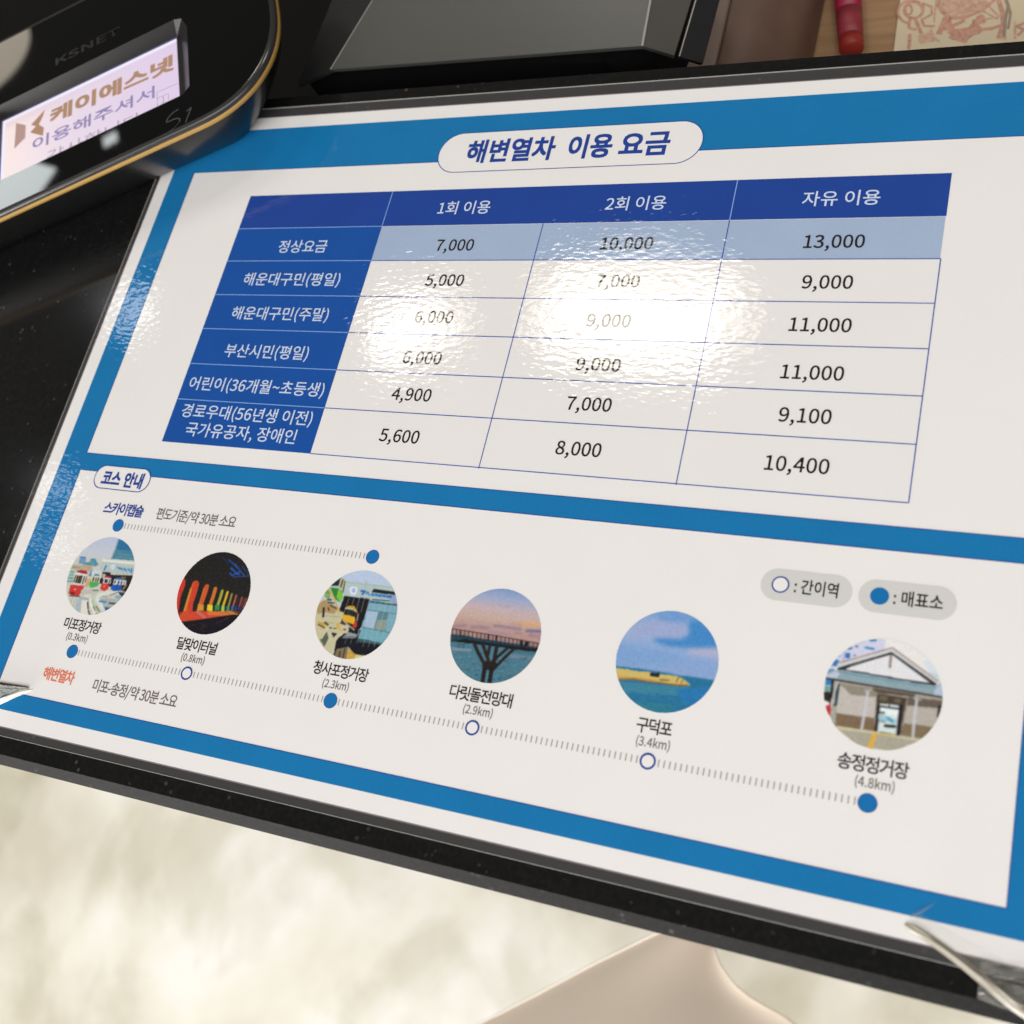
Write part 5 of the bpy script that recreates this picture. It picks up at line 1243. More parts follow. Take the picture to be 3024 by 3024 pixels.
def doodle_paper():
    mat = solid_mat('cream_paper', (0.70, 0.60, 0.42), 0.6, noise_amt=0.03, noise_scale=40)
    root = thing('drawing_paper', 'cream paper sheet covered in red crayon doodles on the desk', 'paper', (0.18, 0.12, -0.0795))
    b = Vector(root.location)
    pts = [(181.2, 100), (420, 96), (430, 330), (176.5, 320)]
    V = [Vector((x * MM, y * MM, -0.0795)) - b for x, y in pts] + [Vector((x * MM, y * MM, -0.0805)) - b for x, y in pts]
    mesh_obj('page', V, [(0, 1, 2, 3), (7, 6, 5, 4), (0, 4, 5, 1), (1, 5, 6, 2), (2, 6, 7, 3), (3, 7, 4, 0)], mat, root)
    cr1 = solid_mat('red_crayon', (0.60, 0.32, 0.24), 0.7, noise_amt=0.25, noise_scale=900)
    cr2 = solid_mat('pale_red_crayon', (0.64, 0.41, 0.29), 0.7, noise_amt=0.2, noise_scale=700)
    gc = solid_mat('grey_crayon', (0.34, 0.27, 0.20), 0.7)
    for name, mat_, lst in (('doodle', cr1, DOODLE['r']), ('doodle', cr2, DOODLE['p']), ('doodle', gc, DOODLE['g'])):
        P = []
        for w, pts in lst: P += stroke([tuple(q) for q in pts], w)
        V, F = [], []
        zz = -0.0793 if mat_ is cr1 else (-0.0794 if mat_ is cr2 else -0.07925)
        for i, p in enumerate(P):
            k = len(V); V += [Vector((x * MM, y * MM, zz + (i % 17) * 2e-6)) - b for x, y in p]; F.append(tuple(range(k, k + 4)))
        mesh_obj(name, V, F, mat_, root)
doodle_paper()

# ------------------------------------------------------------------ laminated price sheet
sheet = thing('laminated_sheet', 'laminated blue and white train fare sheet with price table and route photos', 'sign', (0, 0, 0))
M_paper = print_mat('paper_white', (231, 225, 218), 0.012)
M_blue = print_mat('print_blue', (25, 113, 165))
M_navy = print_mat('print_navy', (34, 66, 142))
M_label = print_mat('print_label_blue', (26, 78, 152))
M_line = print_mat('print_line_blue', (45, 78, 160), 0)
M_pale = print_mat('print_pale_blue', (160, 175, 197), 0.03)
M_ink = print_mat('print_black', (38, 33, 32), 0)
M_grey = print_mat('print_grey', (112, 102, 94), 0)
M_tick = print_mat('print_tick', (158, 152, 146), 0)
M_title = print_mat('print_title_blue', (38, 66, 142), 0)
M_letter = print_mat('print_letter_white', (200, 210, 226), 0)
M_pill = print_mat('print_pill_grey', (205, 202, 193), 0.01)
M_orange = print_mat('print_orange', (222, 118, 86), 0)
M_dot = print_mat('print_dot_blue', (26, 108, 166), 0.02)

PX0, PX1, PY0, PY1 = -41.4, 255.6, -178.4, 31.4
V = [(x * MM, y * MM, 0) for x, y in rect(PX0, PY0, PX1, PY1)] + [(x * MM, y * MM, -0.0003) for x, y in rect(PX0, PY0, PX1, PY1)]
mesh_obj('paper', V, [(0, 1, 2, 3), (7, 6, 5, 4), (0, 4, 5, 1), (1, 5, 6, 2), (2, 6, 7, 3), (3, 7, 4, 0)], M_paper, sheet)

# blue frame: four outer bands and the bar between the two panels
bx0, bx1, by0, by1 = -36.4, 248.6, -173.9, 26.7
ix0, ix1 = -27.15, 239.25
uy1, uy0, ly1, ly0 = 10.1, -93.75, -99.6, -168.6
flat('blue_frame', [rect(bx0, uy1, bx1, by1), rect(bx0, by0, bx1, ly0), rect(ix0, ly1, ix1, uy0),
                    rect(bx0, ly0, ix0, uy1), rect(ix1, ly0, bx1, uy1)], 0.03, M_blue, sheet)
lw = 0.22
def outline(x0, y0, x1, y1, w):
    return [rect(x0, y0, x1, y0 + w), rect(x0, y1 - w, x1, y1), rect(x0, y0 + w, x0 + w, y1 - w), rect(x1 - w, y0 + w, x1, y1 - w)]
flat('panel_outline', outline(ix0 - lw, uy0 - lw, ix1 + lw, uy1 + lw, lw), 0.06, M_title, sheet)
flat('panel_outline', outline(ix0 - lw, ly0 - lw, ix1 + lw, ly1 + lw, lw), 0.06, M_title, sheet)

# title badge
bo = stadium(65.5, 6.0, 147.6, 20.5, r=7.1); bi = stadium(65.75, 6.25, 147.35, 20.25, r=6.9)
badge = flat('title_badge', [bi], 0.09, M_paper, sheet)
flat('badge_outline', ring_polys(bo, bi), 0.09, M_title, badge)
lettering('lettering', '해변열차', 75.2, 10.0, M_title, badge, 0.12, em=8.8, width=28.7, align='L', bold=0.008, thick=0.022)
lettering('lettering', '이용', 108.0, 10.0, M_title, badge, 0.12, em=8.8, width=13.4, align='L', bold=0.008, thick=0.022)
lettering('lettering', '요금', 123.6, 10.0, M_title, badge, 0.12, em=8.8, width=14.7, align='L', bold=0.008, thick=0.022)

# route badge
bo = stadium(-20.6, -104.9, 1.0, -97.2, r=3.6); bi = stadium(-20.3, -104.6, 0.7, -97.5, r=3.4)
badge2 = flat('course_badge', [bi], 0.09, M_paper, sheet)
flat('badge_outline', ring_polys(bo, bi), 0.09, M_title, badge2)
lettering('lettering', '코스', -17.4, -103.3, M_title, badge2, 0.12, em=5.2, width=7.3, align='L', bold=0.01, thick=0.03)
lettering('lettering', '안내', -8.7, -103.3, M_title, badge2, 0.12, em=5.2, width=7.2, align='L', bold=0.01, thick=0.03)

# table
cx = [0, 53.5, 106.3, 159.4, 212.5]
ry = [0, -12.6, -24.7, -37.0, -49.2, -61.5, -73.7, -88.0]
hdr = flat('header_row', [rect(0, ry[1], cx[4], ry[0])], 0.03, M_navy, sheet)
lab = [flat('label_cell', [rect(0, ry[i + 1], cx[1], ry[i])], 0.03, M_label, sheet) for i in range(1, 7)]
g = 0.26
lines = []
for i in range(2, 8): lines.append(rect(cx[1], ry[i] - g / 2, cx[4], ry[i] + g / 2))
for c in (2, 3): lines.append(rect(cx[c] - g / 2, ry[7] - 0.3, cx[c] + g / 2, ry[1]))
lines.append(rect(cx[4] - g / 2, ry[7], cx[4] + g / 2, ry[2]))
for i, q in enumerate(lines): flat('table_rule', [q], 0.06 + 0.002 * i, M_line, sheet)
wl = [rect(0, ry[i] - 0.13, cx[1], ry[i] + 0.13) for i in range(1, 7)]
wl += [rect(cx[1] - 0.13, ry[1] + .14, cx[1] + 0.13, 0), rect(cx[3] - 0.13, ry[1], cx[3] + 0.13, 0)]
M_rule = print_mat('print_pale_rule', (130, 165, 215), 0)
for i, q in enumerate(wl): flat('pale_rule', [q], 0.08 + 0.002 * i, M_rule, sheet)

base = [-21.4, -33.2, -45.3, -58.4, -69.9, -82.6]
def row_text(p, s, x, y, **k): return lettering('lettering', s, x, y, M_letter, p, 0.12, em=5.0, bold=0.006, thick=0.002, **k)
row_text(hdr, '1회 이용', 79.7, -8.5); row_text(hdr, '2회 이용', 132.4, -8.5); row_text(hdr, '자유 이용', 186.9, -8.5)
row_text(lab[0], '정상요금', 27.2, base[0])
row_text(lab[1], '해운대구민(평일)', 27.0, base[1], width=35.6)
row_text(lab[2], '해운대구민(주말)', 27.0, base[2], width=35.5)
row_text(lab[3], '부산시민(평일)', 26.9, base[3], width=30.5)
row_text(lab[4], '어린이(36개월~초등생)', 27.1, base[4] - 0.1, width=48.9)
row_text(lab[5], '경로우대(56년생 이전)', 27.1, -79.2, width=47.1)
row_text(lab[5], '국가유공자, 장애인', 27.3, -85.2, width=39.7)
prices = [('7,000', '10,000', '13,000'), ('5,000', '7,000', '9,000'), ('6,000', '9,000', '11,000'),
          ('6,000', '9,000', '11,000'), ('4,900', '7,000', '9,100'), ('5,600', '8,000', '10,400')]
M_cell = print_mat('print_cell_white', (229, 223, 216), 0.01)
for r, row in enumerate(prices):
    for c, s in enumerate(row):
        cell = flat('price_cell', [rect(cx[c + 1] + (0.14 if r or c else 0), ry[r + 2] + 0.14, cx[c + 2] - 0.14, ry[r + 1] - 0.14)], 0.03, M_pale if r == 0 else M_cell, sheet)
        lettering('price', s, (80.2, 132.5, 187.0)[c], base[r], M_ink, cell, 0.09, em=5.05, bold=0.005, thick=0.006)

# route diagram
def ticks(name, x0, x1, y, pitch=1.27, h=1.65, w=0.30):
    n = int(round((x1 - x0) / pitch)); P = []
    for i in range(n + 1):
        x = x0 + (x1 - x0) * i / n
        P.append(rect(x - w / 2, y - h / 2, x + w / 2, y + h / 2))
    return tag(flat(name, P, 0.03, M_tick, sheet), kind='stuff')
sx = [-4.7, 36.5, 82.4, 122.3, 165.6, 212.2]
for i in range(5): ticks('track', sx[i] + 2.5, sx[i + 1] - 2.5, -154.2)
ticks('track', -4.8 + 2.6, 82.6 - 2.6, -115.6, pitch=1.24)
def solid_dot(x, y, r=1.95):
    o = flat('station_dot', [disc(x, y, r - 0.18)], 0.06, M_dot, sheet)
    flat('dot_outline', ring_polys(disc(x, y, r), disc(x, y, r - 0.18)), 0.06, M_title, o)
def open_dot(x, y, r=1.85, w=0.48, z=0.06, par=None):
    o = flat('station_ring', ring_polys(disc(x, y, r), disc(x, y, r - w)), z, M_title, par or sheet)
    flat('ring_centre', [disc(x, y, r - w)], z, M_paper, o)
for i in (0, 2, 5): solid_dot(sx[i], -154.2)
for i in (1, 3, 4): open_dot(sx[i], -154.2)
solid_dot(-4.8, -115.7); solid_dot(82.6, -115.6)

lettering('lettering', '스카이캡슐', -4.85, -112.2, M_title, sheet, 0.06, em=4.1, width=15.1, track=0.9, bold=0.008, thick=0.016)
lettering('lettering', '편도기준/약 30분 소요', 22.0, -112.1, M_grey, sheet, 0.06, em=4.0, width=28.6, track=0.9, bold=0.006, thick=0.003)
lettering('lettering', '해변열차', -6.3, -163.0, M_orange, sheet, 0.06, em=4.0, width=11.7, track=0.9, bold=0.008, thick=0.016)
lettering('lettering', '미포-송정/약 30분 소요', 21.7, -163.6, M_grey, sheet, 0.06, em=4.0, width=29.6, track=0.9, bold=0.006, thick=0.003)

LP = flat('legend_pill', [stadium(183.4, -114.0, 203.4, -106.5)], 0.03, M_pill, sheet)
open_dot(187.8, -110.2, 1.98, 0.36, 0.06, LP)
lettering('lettering', ': 간이역', 190.9, -111.55, M_ink, LP, 0.06, em=3.75, width=9.5, align='L', bold=0.006, thick=0.010)
RP = flat('legend_pill', [stadium(204.7, -114.0, 224.7, -106.5)], 0.03, M_pill, sheet)
flat('legend_dot', [disc(209.1, -110.2, 1.97)], 0.06, M_dot, RP)
lettering('lettering', ': 매표소', 212.0, -111.55, M_ink, RP, 0.06, em=3.75, width=10.0, align='L', bold=0.006, thick=0.010)

# station photographs, painted polygon by polygon onto a fine grid of the print
def hexrgb(h): return tuple(int(h[i:i + 2], 16) for i in (0, 2, 4))
def blur(C, times):
    import numpy as np
    for _ in range(times):
        K = np.pad(C, ((1, 1), (1, 1), (0, 0)), mode='edge')
        C = (K[1:-1, 1:-1] * 4 + K[:-2, 1:-1] * 2 + K[2:, 1:-1] * 2 + K[1:-1, :-2] * 2 + K[1:-1, 2:] * 2 + K[:-2, :-2] + K[2:, 2:] + K[:-2, 2:] + K[2:, :-2]) / 16
    return C
def photo_pixels(ops, n, seed):
    import numpy as np
    ax = np.linspace(-1, 1, n)
    X, Y = np.meshgrid(ax, ax)
    C = np.zeros((n, n, 3)) + 200.0
    px = 2.0 / (n - 1)
    for kind, col, w, p in ops:
        if kind == 'g':
            c = [np.array(hexrgb(q), float) for q in col]
            t = np.clip((p[0] - Y) / (p[0] - p[1]), 0, 1) * (len(c) - 1)
            i0 = np.minimum(t.astype(int), len(c) - 2); f = (t - i0)[..., None]
            c = np.array(c); C[:] = c[i0] * (1 - f) + c[i0 + 1] * f
            continue
        if kind == 'b':
            C = blur(C, w)
            continue
        pts = [(p[i], p[i + 1]) for i in range(0, len(p), 2)]
        rgb = np.array(hexrgb(col), float)
        if kind == 'p':
            inside = np.zeros((n, n), bool)
            for i in range(len(pts)):
                (xa, ya), (xb, yb) = pts[i], pts[i - 1]
                if ya == yb: continue
                cond = ((ya > Y) != (yb > Y)) & (X < (xb - xa) * (Y - ya) / (yb - ya) + xa)
                inside ^= cond
            C[inside] = rgb
        else:
            D = np.full((n, n), 9.0)
            for i in range(len(pts) - 1):
                (xa, ya), (xb, yb) = pts[i], pts[i + 1]
                dx, dy = xb - xa, yb - ya; q = dx * dx + dy * dy + 1e-12
                t = np.clip(((X - xa) * dx + (Y - ya) * dy) / q, 0, 1)
                D = np.minimum(D, np.hypot(X - xa - t * dx, Y - ya - t * dy))
            a = np.clip((w / 2 - D) / px + 0.5, 0, 1)[..., None]
            C = C * (1 - a) + rgb * a
    rng = np.random.default_rng(seed)
    K = blur(C, 2)
    for s, amp in ((1, 2.5), (3, 2.5)):
        q = rng.normal(0, amp, ((n + s - 1) // s + 1, (n + s - 1) // s + 1, 1))
        q = np.repeat(np.repeat(q, s, 0), s, 1)[:n, :n]
        K += q
    return np.clip(K, 4, 250)

M_photo = print_mat('print_photo', None, 0, attr=True)
NG = 180
caps = [('미포정거장', '(0.3km)', 13.8, -4.4, -4.8), ('달맞이터널', '(0.8km)', 13.4, 36.9, 37.0), ('청사포정거장', '(2.3km)', 16.4, 82.9, 82.6),
        ('다릿돌전망대', '(2.9km)', 16.6, 122.5, 122.7), ('구덕포', '(3.4km)', 8.2, 165.6, 166.0), ('송정정거장', '(4.8km)', 14.1, 212.3, 213.1)]
plabel = ['photo of little red, green and blue trams on elevated tracks', 'night photo of glowing rainbow tunnel arches', 'photo of a yellow tram beside a glass station',
          'photo of a pier walkway on branching legs at dusk', 'photo of a sandy spit in blue sea', 'photo of an old gabled station building']
RAD = 11.87
for k in range(6):
    import numpy as np
    K = photo_pixels(PHOTO_ART[k], NG, k)
    lut = [lin(v) for v in range(256)]
    X0, Y0 = sx[k] + (0.1 if k == 2 else 0) - (0.2 if k == 4 else 0), -131.37
    idx = {}; V = []; C = []; F = []
    def vid(i, j):
        if (i, j) in idx: return idx[(i, j)]
        x = -1 + 2 * i / (NG - 1); y = -1 + 2 * j / (NG - 1); r = math.hypot(x, y)
        if r > 1: x, y = x / r, y / r
        idx[(i, j)] = len(V)
        V.append(((X0 + x * RAD) * MM, (Y0 + y * RAD) * MM, 0.00003))
        c = K[j, i]
        C.extend([min(0.9, lut[int(c[q])] / WHITE[q] * 0.8) for q in range(3)] + [1.0])
        return idx[(i, j)]
    lim = 1 - 0.2 / NG
    for j in range(NG - 1):
        for i in range(NG - 1):
            x = -1 + 2 * (i + .5) / (NG - 1); y = -1 + 2 * (j + .5) / (NG - 1)
            if x * x + y * y < lim: F.append((vid(i, j), vid(i + 1, j), vid(i + 1, j + 1), vid(i, j + 1)))
    o = mesh_obj('station_photo', V, F, M_photo, sheet)
    at = o.data.color_attributes.new('print', 'FLOAT_COLOR', 'POINT')
    at.data.foreach_set('color', C)
    tag(o, plabel[k])
    a, b_, wd, c1, c2 = caps[k]
    lettering('caption', a, c1, -147.9, M_ink, o, 0.06, em=3.75, width=wd, track=0.9, bold=0.006, thick=0.008)
    lettering('caption', b_, c2, -151.1, M_grey, o, 0.06, em=2.7, width=7.75, bold=0.006, thick=0.004)

# clear laminate margin round the paper
def film():
    m, N, L, P = node_mat('clear_film')
    P.inputs['Base Color'].default_value = (0.30, 0.30, 0.31, 1)
    P.inputs['Alpha'].default_value = 0.16
    P.inputs['Roughness'].default_value = 0.12
    P.inputs['Coat Weight'].default_value = 0.8; P.inputs['Coat Roughness'].default_value = 0.05
    L.new(film_bump(N, L), P.inputs['Coat Normal'])
    e = solid_mat('film_edge_glint', (0.42, 0.42, 0.40), 0.3)  # brighter grey paints the light caught along the cut edge
    s = solid_mat('air_gap_shadow', (0.20, 0.17, 0.19), 0.3)  # mauve strip paints the shadow line of the sealed air gap
    FX0, FX1, FY0, FY1 = -43.4, 259.0, -180.9, 35.4
    def ringm(name, o, i, z, mat, th=0):
        V = [(x * MM, y * MM, z * MM) for x, y in o + i]
        F = [(k, (k + 1) % 4, 4 + (k + 1) % 4, 4 + k) for k in range(4)]
        if th:
            V += [(x * MM, y * MM, (z - th) * MM) for x, y in o]
            F += [(k, 8 + k, 8 + (k + 1) % 4, (k + 1) % 4) for k in range(4)]
        return mesh_obj(name, V, F, mat, sheet)
    fr = ringm('film_margin', rect(FX0, FY0, FX1, FY1), rect(PX0 - .35, PY0 - .35, PX1 + .35, PY1 + .35), -0.05, m)
    ringm('film_edge', rect(FX0 - .12, FY0 - .12, FX1 + .12, FY1 + .12), rect(FX0, FY0, FX1, FY1), -0.04, e, th=0.4)
    ringm('air_gap_shadow', rect(PX0 - .35, PY0 - .35, PX1 + .35, PY1 + .35), rect(PX0, PY0, PX1, PY1), -0.03, s)
film()

# ------------------------------------------------------------------ crumpled clear tape
def tape_mat(name, col, alpha, rough=0.12):
    m, N, L, P = node_mat(name)
    P.inputs['Base Color'].default_value = (*col, 1); P.inputs['Alpha'].default_value = alpha
    P.inputs['Roughness'].default_value = rough; P.inputs['Coat Weight'].default_value = 0.5; P.inputs['Coat Roughness'].default_value = 0.05
    return m
TC = tape_mat('clear_tape', (0.55, 0.55, 0.50), 0.20)
TF = tape_mat('folded_tape', (0.34, 0.31, 0.25), 0.9, 0.3)
TS = tape_mat('soft_crease', (0.55, 0.53, 0.45), 0.7, 0.35)
TH = tape_mat('tape_crease', (0.78, 0.78, 0.70), 0.85)

def ridge(name, path, mat, parent, org):
    """folded strip: path of (x, y, half_width, height) in mm"""
    V, F = [], []
    for i, (x, y, w, h) in enumerate(path):
        a = Vector(path[max(0, i - 1)][:2]); b = Vector(path[min(len(path) - 1, i + 1)][:2])
        d = (b - a).normalized(); n = Vector((-d.y, d.x))
        for t, hh in ((-1, 0.02), (-.55, h * 0.75), (0, h), (.5, h * 0.45), (1, 0.02)):
            q = Vector((x, y)) + n * t * w
            V.append((q.x * MM - org[0], q.y * MM - org[1], (0.15 + hh) * MM))
    for i in range(len(path) - 1):
        for j in range(4):
            a = i * 5 + j; F.append((a, a + 1, a + 6, a + 5))
    return mesh_obj(name, V, F, mat, parent)

def crumple(name, pts, mat, parent, org, amp=0.5, seed=3, n=14):
    """wrinkled patch spanned by four corners (x,y,z mm)"""
    rnd = random.Random(seed); V, F = [], []
    A, B, C_, D_ = [Vector(p) for p in pts]
    for j in range(n + 1):
        for i in range(n + 1):
            u, v = i / n, j / n
            p = A * (1 - u) * (1 - v) + B * u * (1 - v) + C_ * u * v + D_ * (1 - u) * v
            edge = 1
            f = abs(noise.noise(Vector((u * 4 + seed, v * 5, 1.3)))) * 2 + abs(noise.noise(Vector((u * 11, v * 9 + seed, 4.3))))
            V.append((p.x * MM - org[0], p.y * MM - org[1], (p.z + amp * f) * MM))
    for j in range(n):
        for i in range(n):
            a = j * (n + 1) + i; F.append((a, a + 1, a + n + 2, a + n + 1))
    return mesh_obj(name, V, F, mat, parent)

org = (0.236, -0.181)
t1 = thing('clear_tape', 'crumpled clear tape folded over the lower right corner of the sheet', 'tape', (org[0], org[1], 0))
ridge('fold', [(221.9, -175.6, .25, .1), (223.4, -176.1, .75, .5), (226.0, -177.0, .85, .8), (229.0, -178.3, .9, .9), (232.5, -180.0, .95, 1.0),
               (236.0, -181.9, 1.0, 1.1), (239.5, -183.9, 1.0, 1.0), (243.0, -185.6, 1.1, .8), (247, -187.2, 1.2, .3)], TF, t1, org)
ridge('crease', [(222.2, -175.2, .12, .1), (224, -175.85, .3, 1.0), (226.3, -176.7, .25, 1.1), (227.5, -177.2, .1, .6)], TS, t1, org)
ridge('crease', [(236.5, -181.7, .15, 1.2), (239.5, -183.3, .4, 1.5), (242, -184.7, .45, 1.4), (243.4, -185.2, .2, 1)], TS, t1, org)
ridge('fin', [(222.7, -174.0, .35, .2), (224.2, -172.9, .4, .6), (225.6, -171.6, .25, .4), (226.8, -170.4, .06, .1)], TC, t1, org)
crumple('loose_film', [(235.8, -185.6, .2), (252, -188, .2), (254, -177.5, .2), (235.8, -178.6, .2)], TC, t1, org, 0.9, 3)
crumple('clouded_film', [(222, -176.2, .12), (236, -182.5, .15), (240, -178.0, .12), (224.5, -173.2, .12)], tape_mat('thin_tape', (.7, .7, .6), .10), t1, org, 0.12, 8)
org = (-0.022, -0.170)
t2 = thing('clear_tape', 'puckered clear tape at the lower left edge of the sheet', 'tape', (org[0], org[1], 0))
ridge('fold', [(-13.6, -166.8, .12, .1), (-16.0, -167.7, .55, .5), (-18.5, -168.9, .75, .9), (-21.5, -170.6, .85, 1.3), (-24.5, -172.3, .9, 1.6), (-30, -175.0, 1.0, 1.8)], TH, t2, org)
ridge('crease', [(-15.2, -166.4, .1, .1), (-18.5, -166.7, .22, .5), (-23, -167.3, .35, .9), (-30, -168.2, .5, 1.2)], TF, t2, org)
crumple('loose_film', [(-31, -174, .3), (-15.2, -167.1, .2), (-15.2, -166.5, .2), (-31, -168, .3)], tape_mat('hazy_tape', (.50, .53, .50), .75), t2, org, 0.7, 5, 16)
ridge('edge', [(-16, -166.3, .04, .3), (-20, -166.55, .13, .5), (-26, -166.9, .25, .6), (-31, -167.3, .3, .6)], solid_mat('tape_edge_brown', (0.12, 0.06, 0.06), 0.3), t2, org)  # thin dark red-brown line along the tape's upper edge

# ------------------------------------------------------------------ card terminal
def terminal():
    th = math.radians(25.0)
    root = thing('card_terminal', 'black glossy card payment terminal with gold trim and lit pink display', 'card terminal', (0, 0, -0.0005), th)
    gloss = solid_mat('piano_black', (0.002, 0.002, 0.0022), 0.06, spec=0.35, coat=0.0)
    N = gloss.node_tree.nodes; L = gloss.node_tree.links; P = N['Principled BSDF']
    g_ = N.new('ShaderNodeNewGeometry'); nn = N.new('ShaderNodeTexNoise'); nn.inputs['Scale'].default_value = 45
    L.new(g_.outputs['Position'], nn.inputs['Vector'])
    mr = N.new('ShaderNodeMapRange'); mr.inputs[3].default_value = 0.01; mr.inputs[4].default_value = 0.03
    L.new(nn.outputs['Fac'], mr.inputs[0]); L.new(mr.outputs[0], P.inputs['Roughness'])
    shell = solid_mat('dark_shell', (0.008, 0.008, 0.008), 0.26, spec=0.4)
    gold = solid_mat('gold_trim', (0.33, 0.195, 0.04), 0.5, metal=0.0, spec=0.5)
    recess = solid_mat('recess_black', (0.016, 0.016, 0.016), 0.3, spec=0.3)
    rim = solid_mat('rim_grey', (0.03, 0.03, 0.03), 0.18)
    CXc, CYc = -5.0, 50.0
    def outline_(a, b, z, n=40, ex=2.35):
        pts = []
        XL = -215
        pts.append((XL, CYc - b))
        for i in range(1, 7): pts.append((XL + (CXc - XL) * i / 7, CYc - b))
        for i in range(n + 1):
            t = -math.pi / 2 + math.pi * i / n
            c, s = math.cos(t), math.sin(t)
            bb = b if s < 0 else b * 1.45
            pts.append((CXc + a * abs(c) ** (2 / ex), CYc + bb * math.copysign(abs(s) ** (2 / ex), s)))
        for i in range(6, 0, -1): pts.append((XL + (CXc - XL) * i / 7, CYc + b * 1.45))
        pts.append((XL, CYc + b * 1.45))
        return [Vector((x, y, z)) for x, y in pts]
    def loft(name, levels, mat, capb=False):
        V, F = [], []
        n = len(levels[0])
        for l in levels: V += [v * MM for v in l]
        for k in range(len(levels) - 1):
            for i in range(n):
                F.append((k * n + i, k * n + (i + 1) % n, (k + 1) * n + (i + 1) % n, (k + 1) * n + i))
        if capb: F.append(tuple(range(n))[::-1])
        o = mesh_obj(name, V, F, mat, root, smooth=True)
        return o
    loft('lower_shell', [outline_(11.5, 23.4, 0.02), outline_(13.5, 24.6, 1.2), outline_(19, 28.0, 5), outline_(25, 31.2, 10), outline_(29.5, 33.9, 15),
                         outline_(31.6, 35.1, 18.6), outline_(32, 35.3, 19.5)], shell, True)
    loft('gold_trim', [outline_(32, 35.3, 19.5), outline_(32.35, 35.65, 19.7), outline_(32.35, 35.65, 20.8), outline_(31.9, 35.2, 21.0)], gold)
    R0 = outline_(31.9, 35.2, 21.0); R1 = outline_(31.9, 35.3, 22.0); R2 = outline_(31.4, 34.8, 22.6); R3 = outline_(30.2, 33.8, 22.85)
    loft('upper_rim', [R0, R1, R2, R3], rim)
    # top cover with the display opening
    op = [(-92, 29.6), (-8.5, 29.6), (-6.0, 32.0), (-5.6, 60), (-7.5, 65.0), (-10.5, 66.3), (-92, 66.3)]
    zt_ = 22.85
    outer = [Vector((v.x, v.y, 0)) for v in R3]; inner = [Vector((x, y, 0)) for x, y in op]
    tri = tessellate_polygon([outer, inner])
    allv = [Vector((v.x, v.y, zt_)) * MM for v in outer + inner]
    top = mesh_obj('top_cover', allv, [tuple(t) for t in tri], gloss, root)
    bm = bmesh.new(); bm.from_mesh(top.data); bmesh.ops.recalc_face_normals(bm, faces=bm.faces); bm.to_mesh(top.data); bm.free()
    if top.data.polygons[0].normal.z < 0: top.data.flip_normals()
    # recess walls, slanting in, then the black mask round the display
    lcd = [(-85.5, 30.5), (-12.8, 30.5), (-12.8, 63.2), (-85.5, 63.9)]
    fl_ = [(-90, 30.0), (-11.8, 30.0), (-11.0, 31.5), (-11.0, 61), (-11.6, 63.9), (-12.6, 64.6), (-90, 64.6)]
    n = len(op)
    V = [Vector((x, y, zt_)) * MM for x, y in op] + [Vector((x, y, 18.2)) * MM for x, y in fl_]
    F = [(i, (i + 1) % n, n + (i + 1) % n, n + i) for i in range(n)]
    mesh_obj('display_recess', V, F, recess, root)
    tri = tessellate_polygon([[Vector((x, y, 0)) for x, y in fl_]])
    mesh_obj('display_mask', [Vector((x, y, 18.2)) * MM for x, y in fl_], [tuple(t) for t in tri], recess, root)
    # bright facet at the back corner of the opening
    # lit display
    m, N, L, P = node_mat('lit_display')
    gg = N.new('ShaderNodeTexCoord'); sp = N.new('ShaderNodeSeparateXYZ'); L.new(gg.outputs['Object'], sp.inputs[0])
    cr = N.new('ShaderNodeValToRGB')
    mr = N.new('ShaderNodeMapRange'); mr.inputs[1].default_value = -0.085; mr.inputs[2].default_value = -0.012; L.new(sp.outputs[0], mr.inputs[0])
    cr.color_ramp.elements[0].color = (0.86, 0.70, 0.68, 1); cr.color_ramp.elements[1].color = (0.73, 0.60, 0.80, 1)
    e = cr.color_ramp.elements.new(0.35); e.color = (0.78, 0.66, 0.76, 1)
    L.new(mr.outputs[0], cr.inputs[0])
    P.inputs['Base Color'].default_value = (0.02, 0.02, 0.02, 1); P.inputs['Roughness'].default_value = 0.2
    L.new(cr.outputs[0], P.inputs['Emission Color']); P.inputs['Emission Strength'].default_value = 1.0
    disp = mesh_obj('display', [Vector((x, y, 18.3)) * MM for x, y in lcd], [(0, 1, 2, 3)], m, root)
    def em(name, c, s=1.0):
        m, N, L, P = node_mat(name)
        P.inputs['Base Color'].default_value = (0.02, 0.02, 0.02, 1)
        P.inputs['Emission Color'].default_value = (*[lin(v) for v in c], 1); P.inputs['Emission Strength'].default_value = s
        return m
    glow = em('backlight_bleed', (238, 236, 255))
    zz = 18.4
    def fp(name, polys, z, mat): 
        V, F = [], []
        for p in polys:
            k = len(V); V += [Vector((x, y, z)) * MM for x, y in p]; F.append(tuple(range(k, k + len(p))))
        return mesh_obj(name, V, F, mat, disp)
    fp('backlight_bleed', [[(-85.5, 62.6), (-12.8, 61.9), (-12.8, 63.2), (-85.5, 63.9)], [(-85.5, 30.5), (-84.3, 30.5), (-84.3, 62.5), (-85.5, 62.6)]], zz, glow)
    fp('display_border', [[(-86.4, 63.9), (-12.4, 63.2), (-12.4, 64.2), (-86.4, 64.9)], [(-86.4, 30.5), (-85.5, 30.5), (-85.5, 63.9), (-86.4, 63.9)]], zz, em('border_violet', (70, 66, 92)))
    brown = em('display_brown', (168, 130, 100)); brown2 = em('display_brown_dark', (176, 142, 134)); viol = em('display_violet', (140, 128, 176)); pale = em('display_pale', (172, 160, 178))
    k = dict(scale=MM, rot=-2.3)
    lettering('lettering', '케이에스넷', -65.0, 51.7, brown, disp, zz + .1, em=7.9, width=50.8, align='L', bold=0.010, thick=0.03, **k)
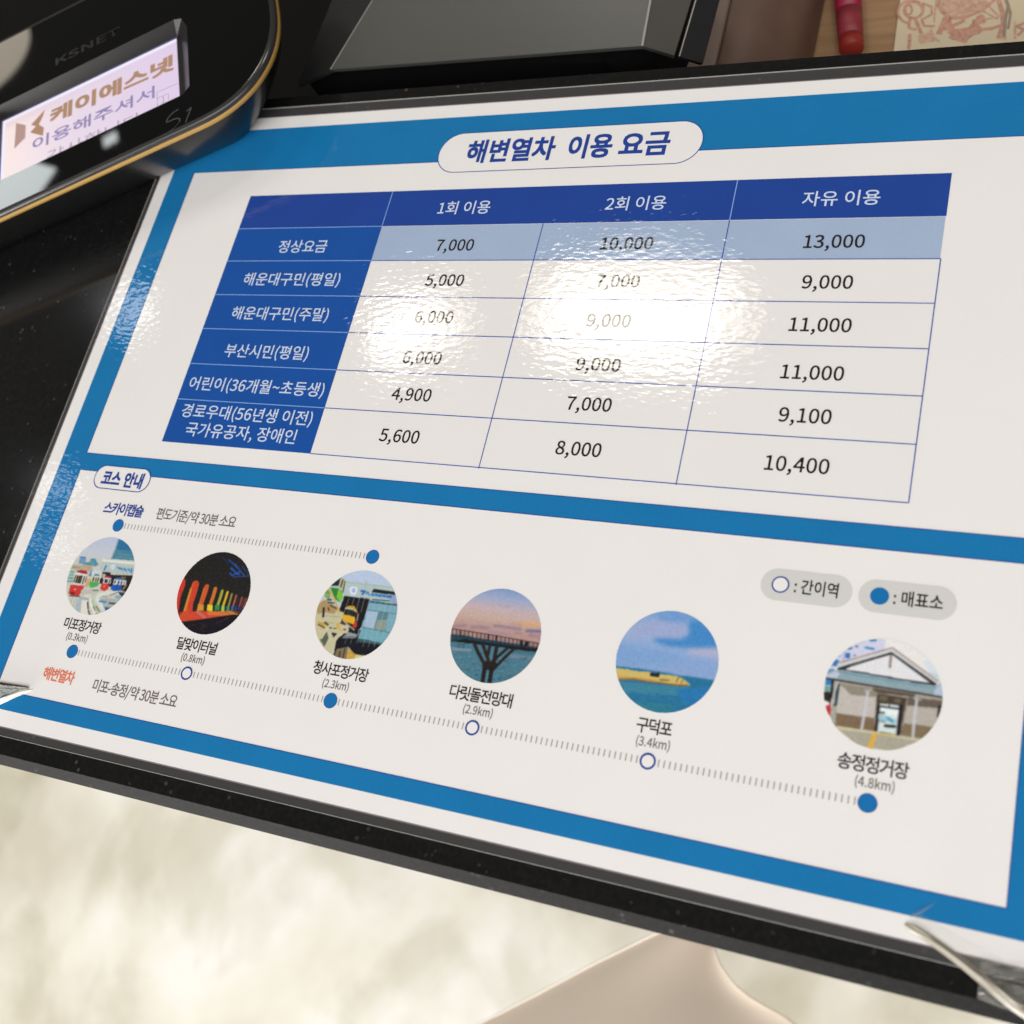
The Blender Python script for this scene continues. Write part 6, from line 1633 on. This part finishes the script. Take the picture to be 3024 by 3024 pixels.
    lettering('lettering', '이용해주셔서', -72.2, 42.7, viol, disp, zz + .1, em=6.1, width=50.0, align='L', bold=0.006, thick=0.008, **k)
    lettering('lettering', '감사합니다', -66.0, 33.6, pale, disp, zz + .1, em=6.1, width=38.0, align='L', bold=0.0, **k)
    fp('logo', [[(-79.5, 59.8), (-75.3, 56.5), (-75.3, 50.4), (-79.9, 47.6)]], zz + .1, brown2)
    fp('logo', [[(-67.1, 59.5), (-67.9, 56.8), (-69.6, 53.6), (-70.8, 53.5), (-73.0, 55.3)], [(-69.6, 53.6), (-67.4, 51.0), (-67.7, 47.2), (-73.3, 51.8), (-70.8, 53.5)]], zz + .1, brown)
    fp('icon', stroke([(-21.3, 39.0), (-21.2, 42.0), (-13.0, 41.6)], 0.3) + stroke([(-21.1, 39.2), (-16.9, 39.0), (-16.9, 36)], 0.3) + stroke([(-21.2, 39.2), (-21.3, 35)], 0.3), zz + .1, pale)
    lettering('lettering', '1', -19, 35.8, pale, disp, zz + .1, em=4, align='C', **k)
    # script mark on the cover, embossed name at the back
    mark = solid_mat('grey_mark', (0.06, 0.065, 0.07), 0.3)
    def cp(name, polys, z, mat):
        V, F = [], []
        for i, p in enumerate(polys):
            kk = len(V); V += [Vector((x, y, z + i * 0.002)) * MM for x, y in p]; F.append(tuple(range(kk, kk + len(p))))
        return mesh_obj(name, V, F, mat, root)
    Sx = [(-10.6, 23.9), (-12.2, 23.6), (-13.7, 22.9), (-14.9, 21.7), (-15.1, 20.7), (-13.8, 20.5), (-12.4, 20.5), (-11.0, 20.2), (-10.2, 19.4), (-10.3, 18.4), (-11.2, 17.4), (-12.8, 16.5), (-15.1, 16.0), (-17.6, 15.3)]
    cp('script_mark', stroke(Sx[:10], 0.42) + stroke(Sx[9:], 0.2) + stroke([(-7.4, 21.4), (-5.8, 22.0), (-8.1, 16.8)], 0.42), zt_ + 0.03, mark)
    lettering('embossed_name', 'KSNET', -45.5, 72.6, solid_mat('embossed_black', (0.010, 0.010, 0.011), 0.3), root, zt_ + 0.05, em=4.6, width=27, bold=0.02, rot=1)
    return root
terminal()
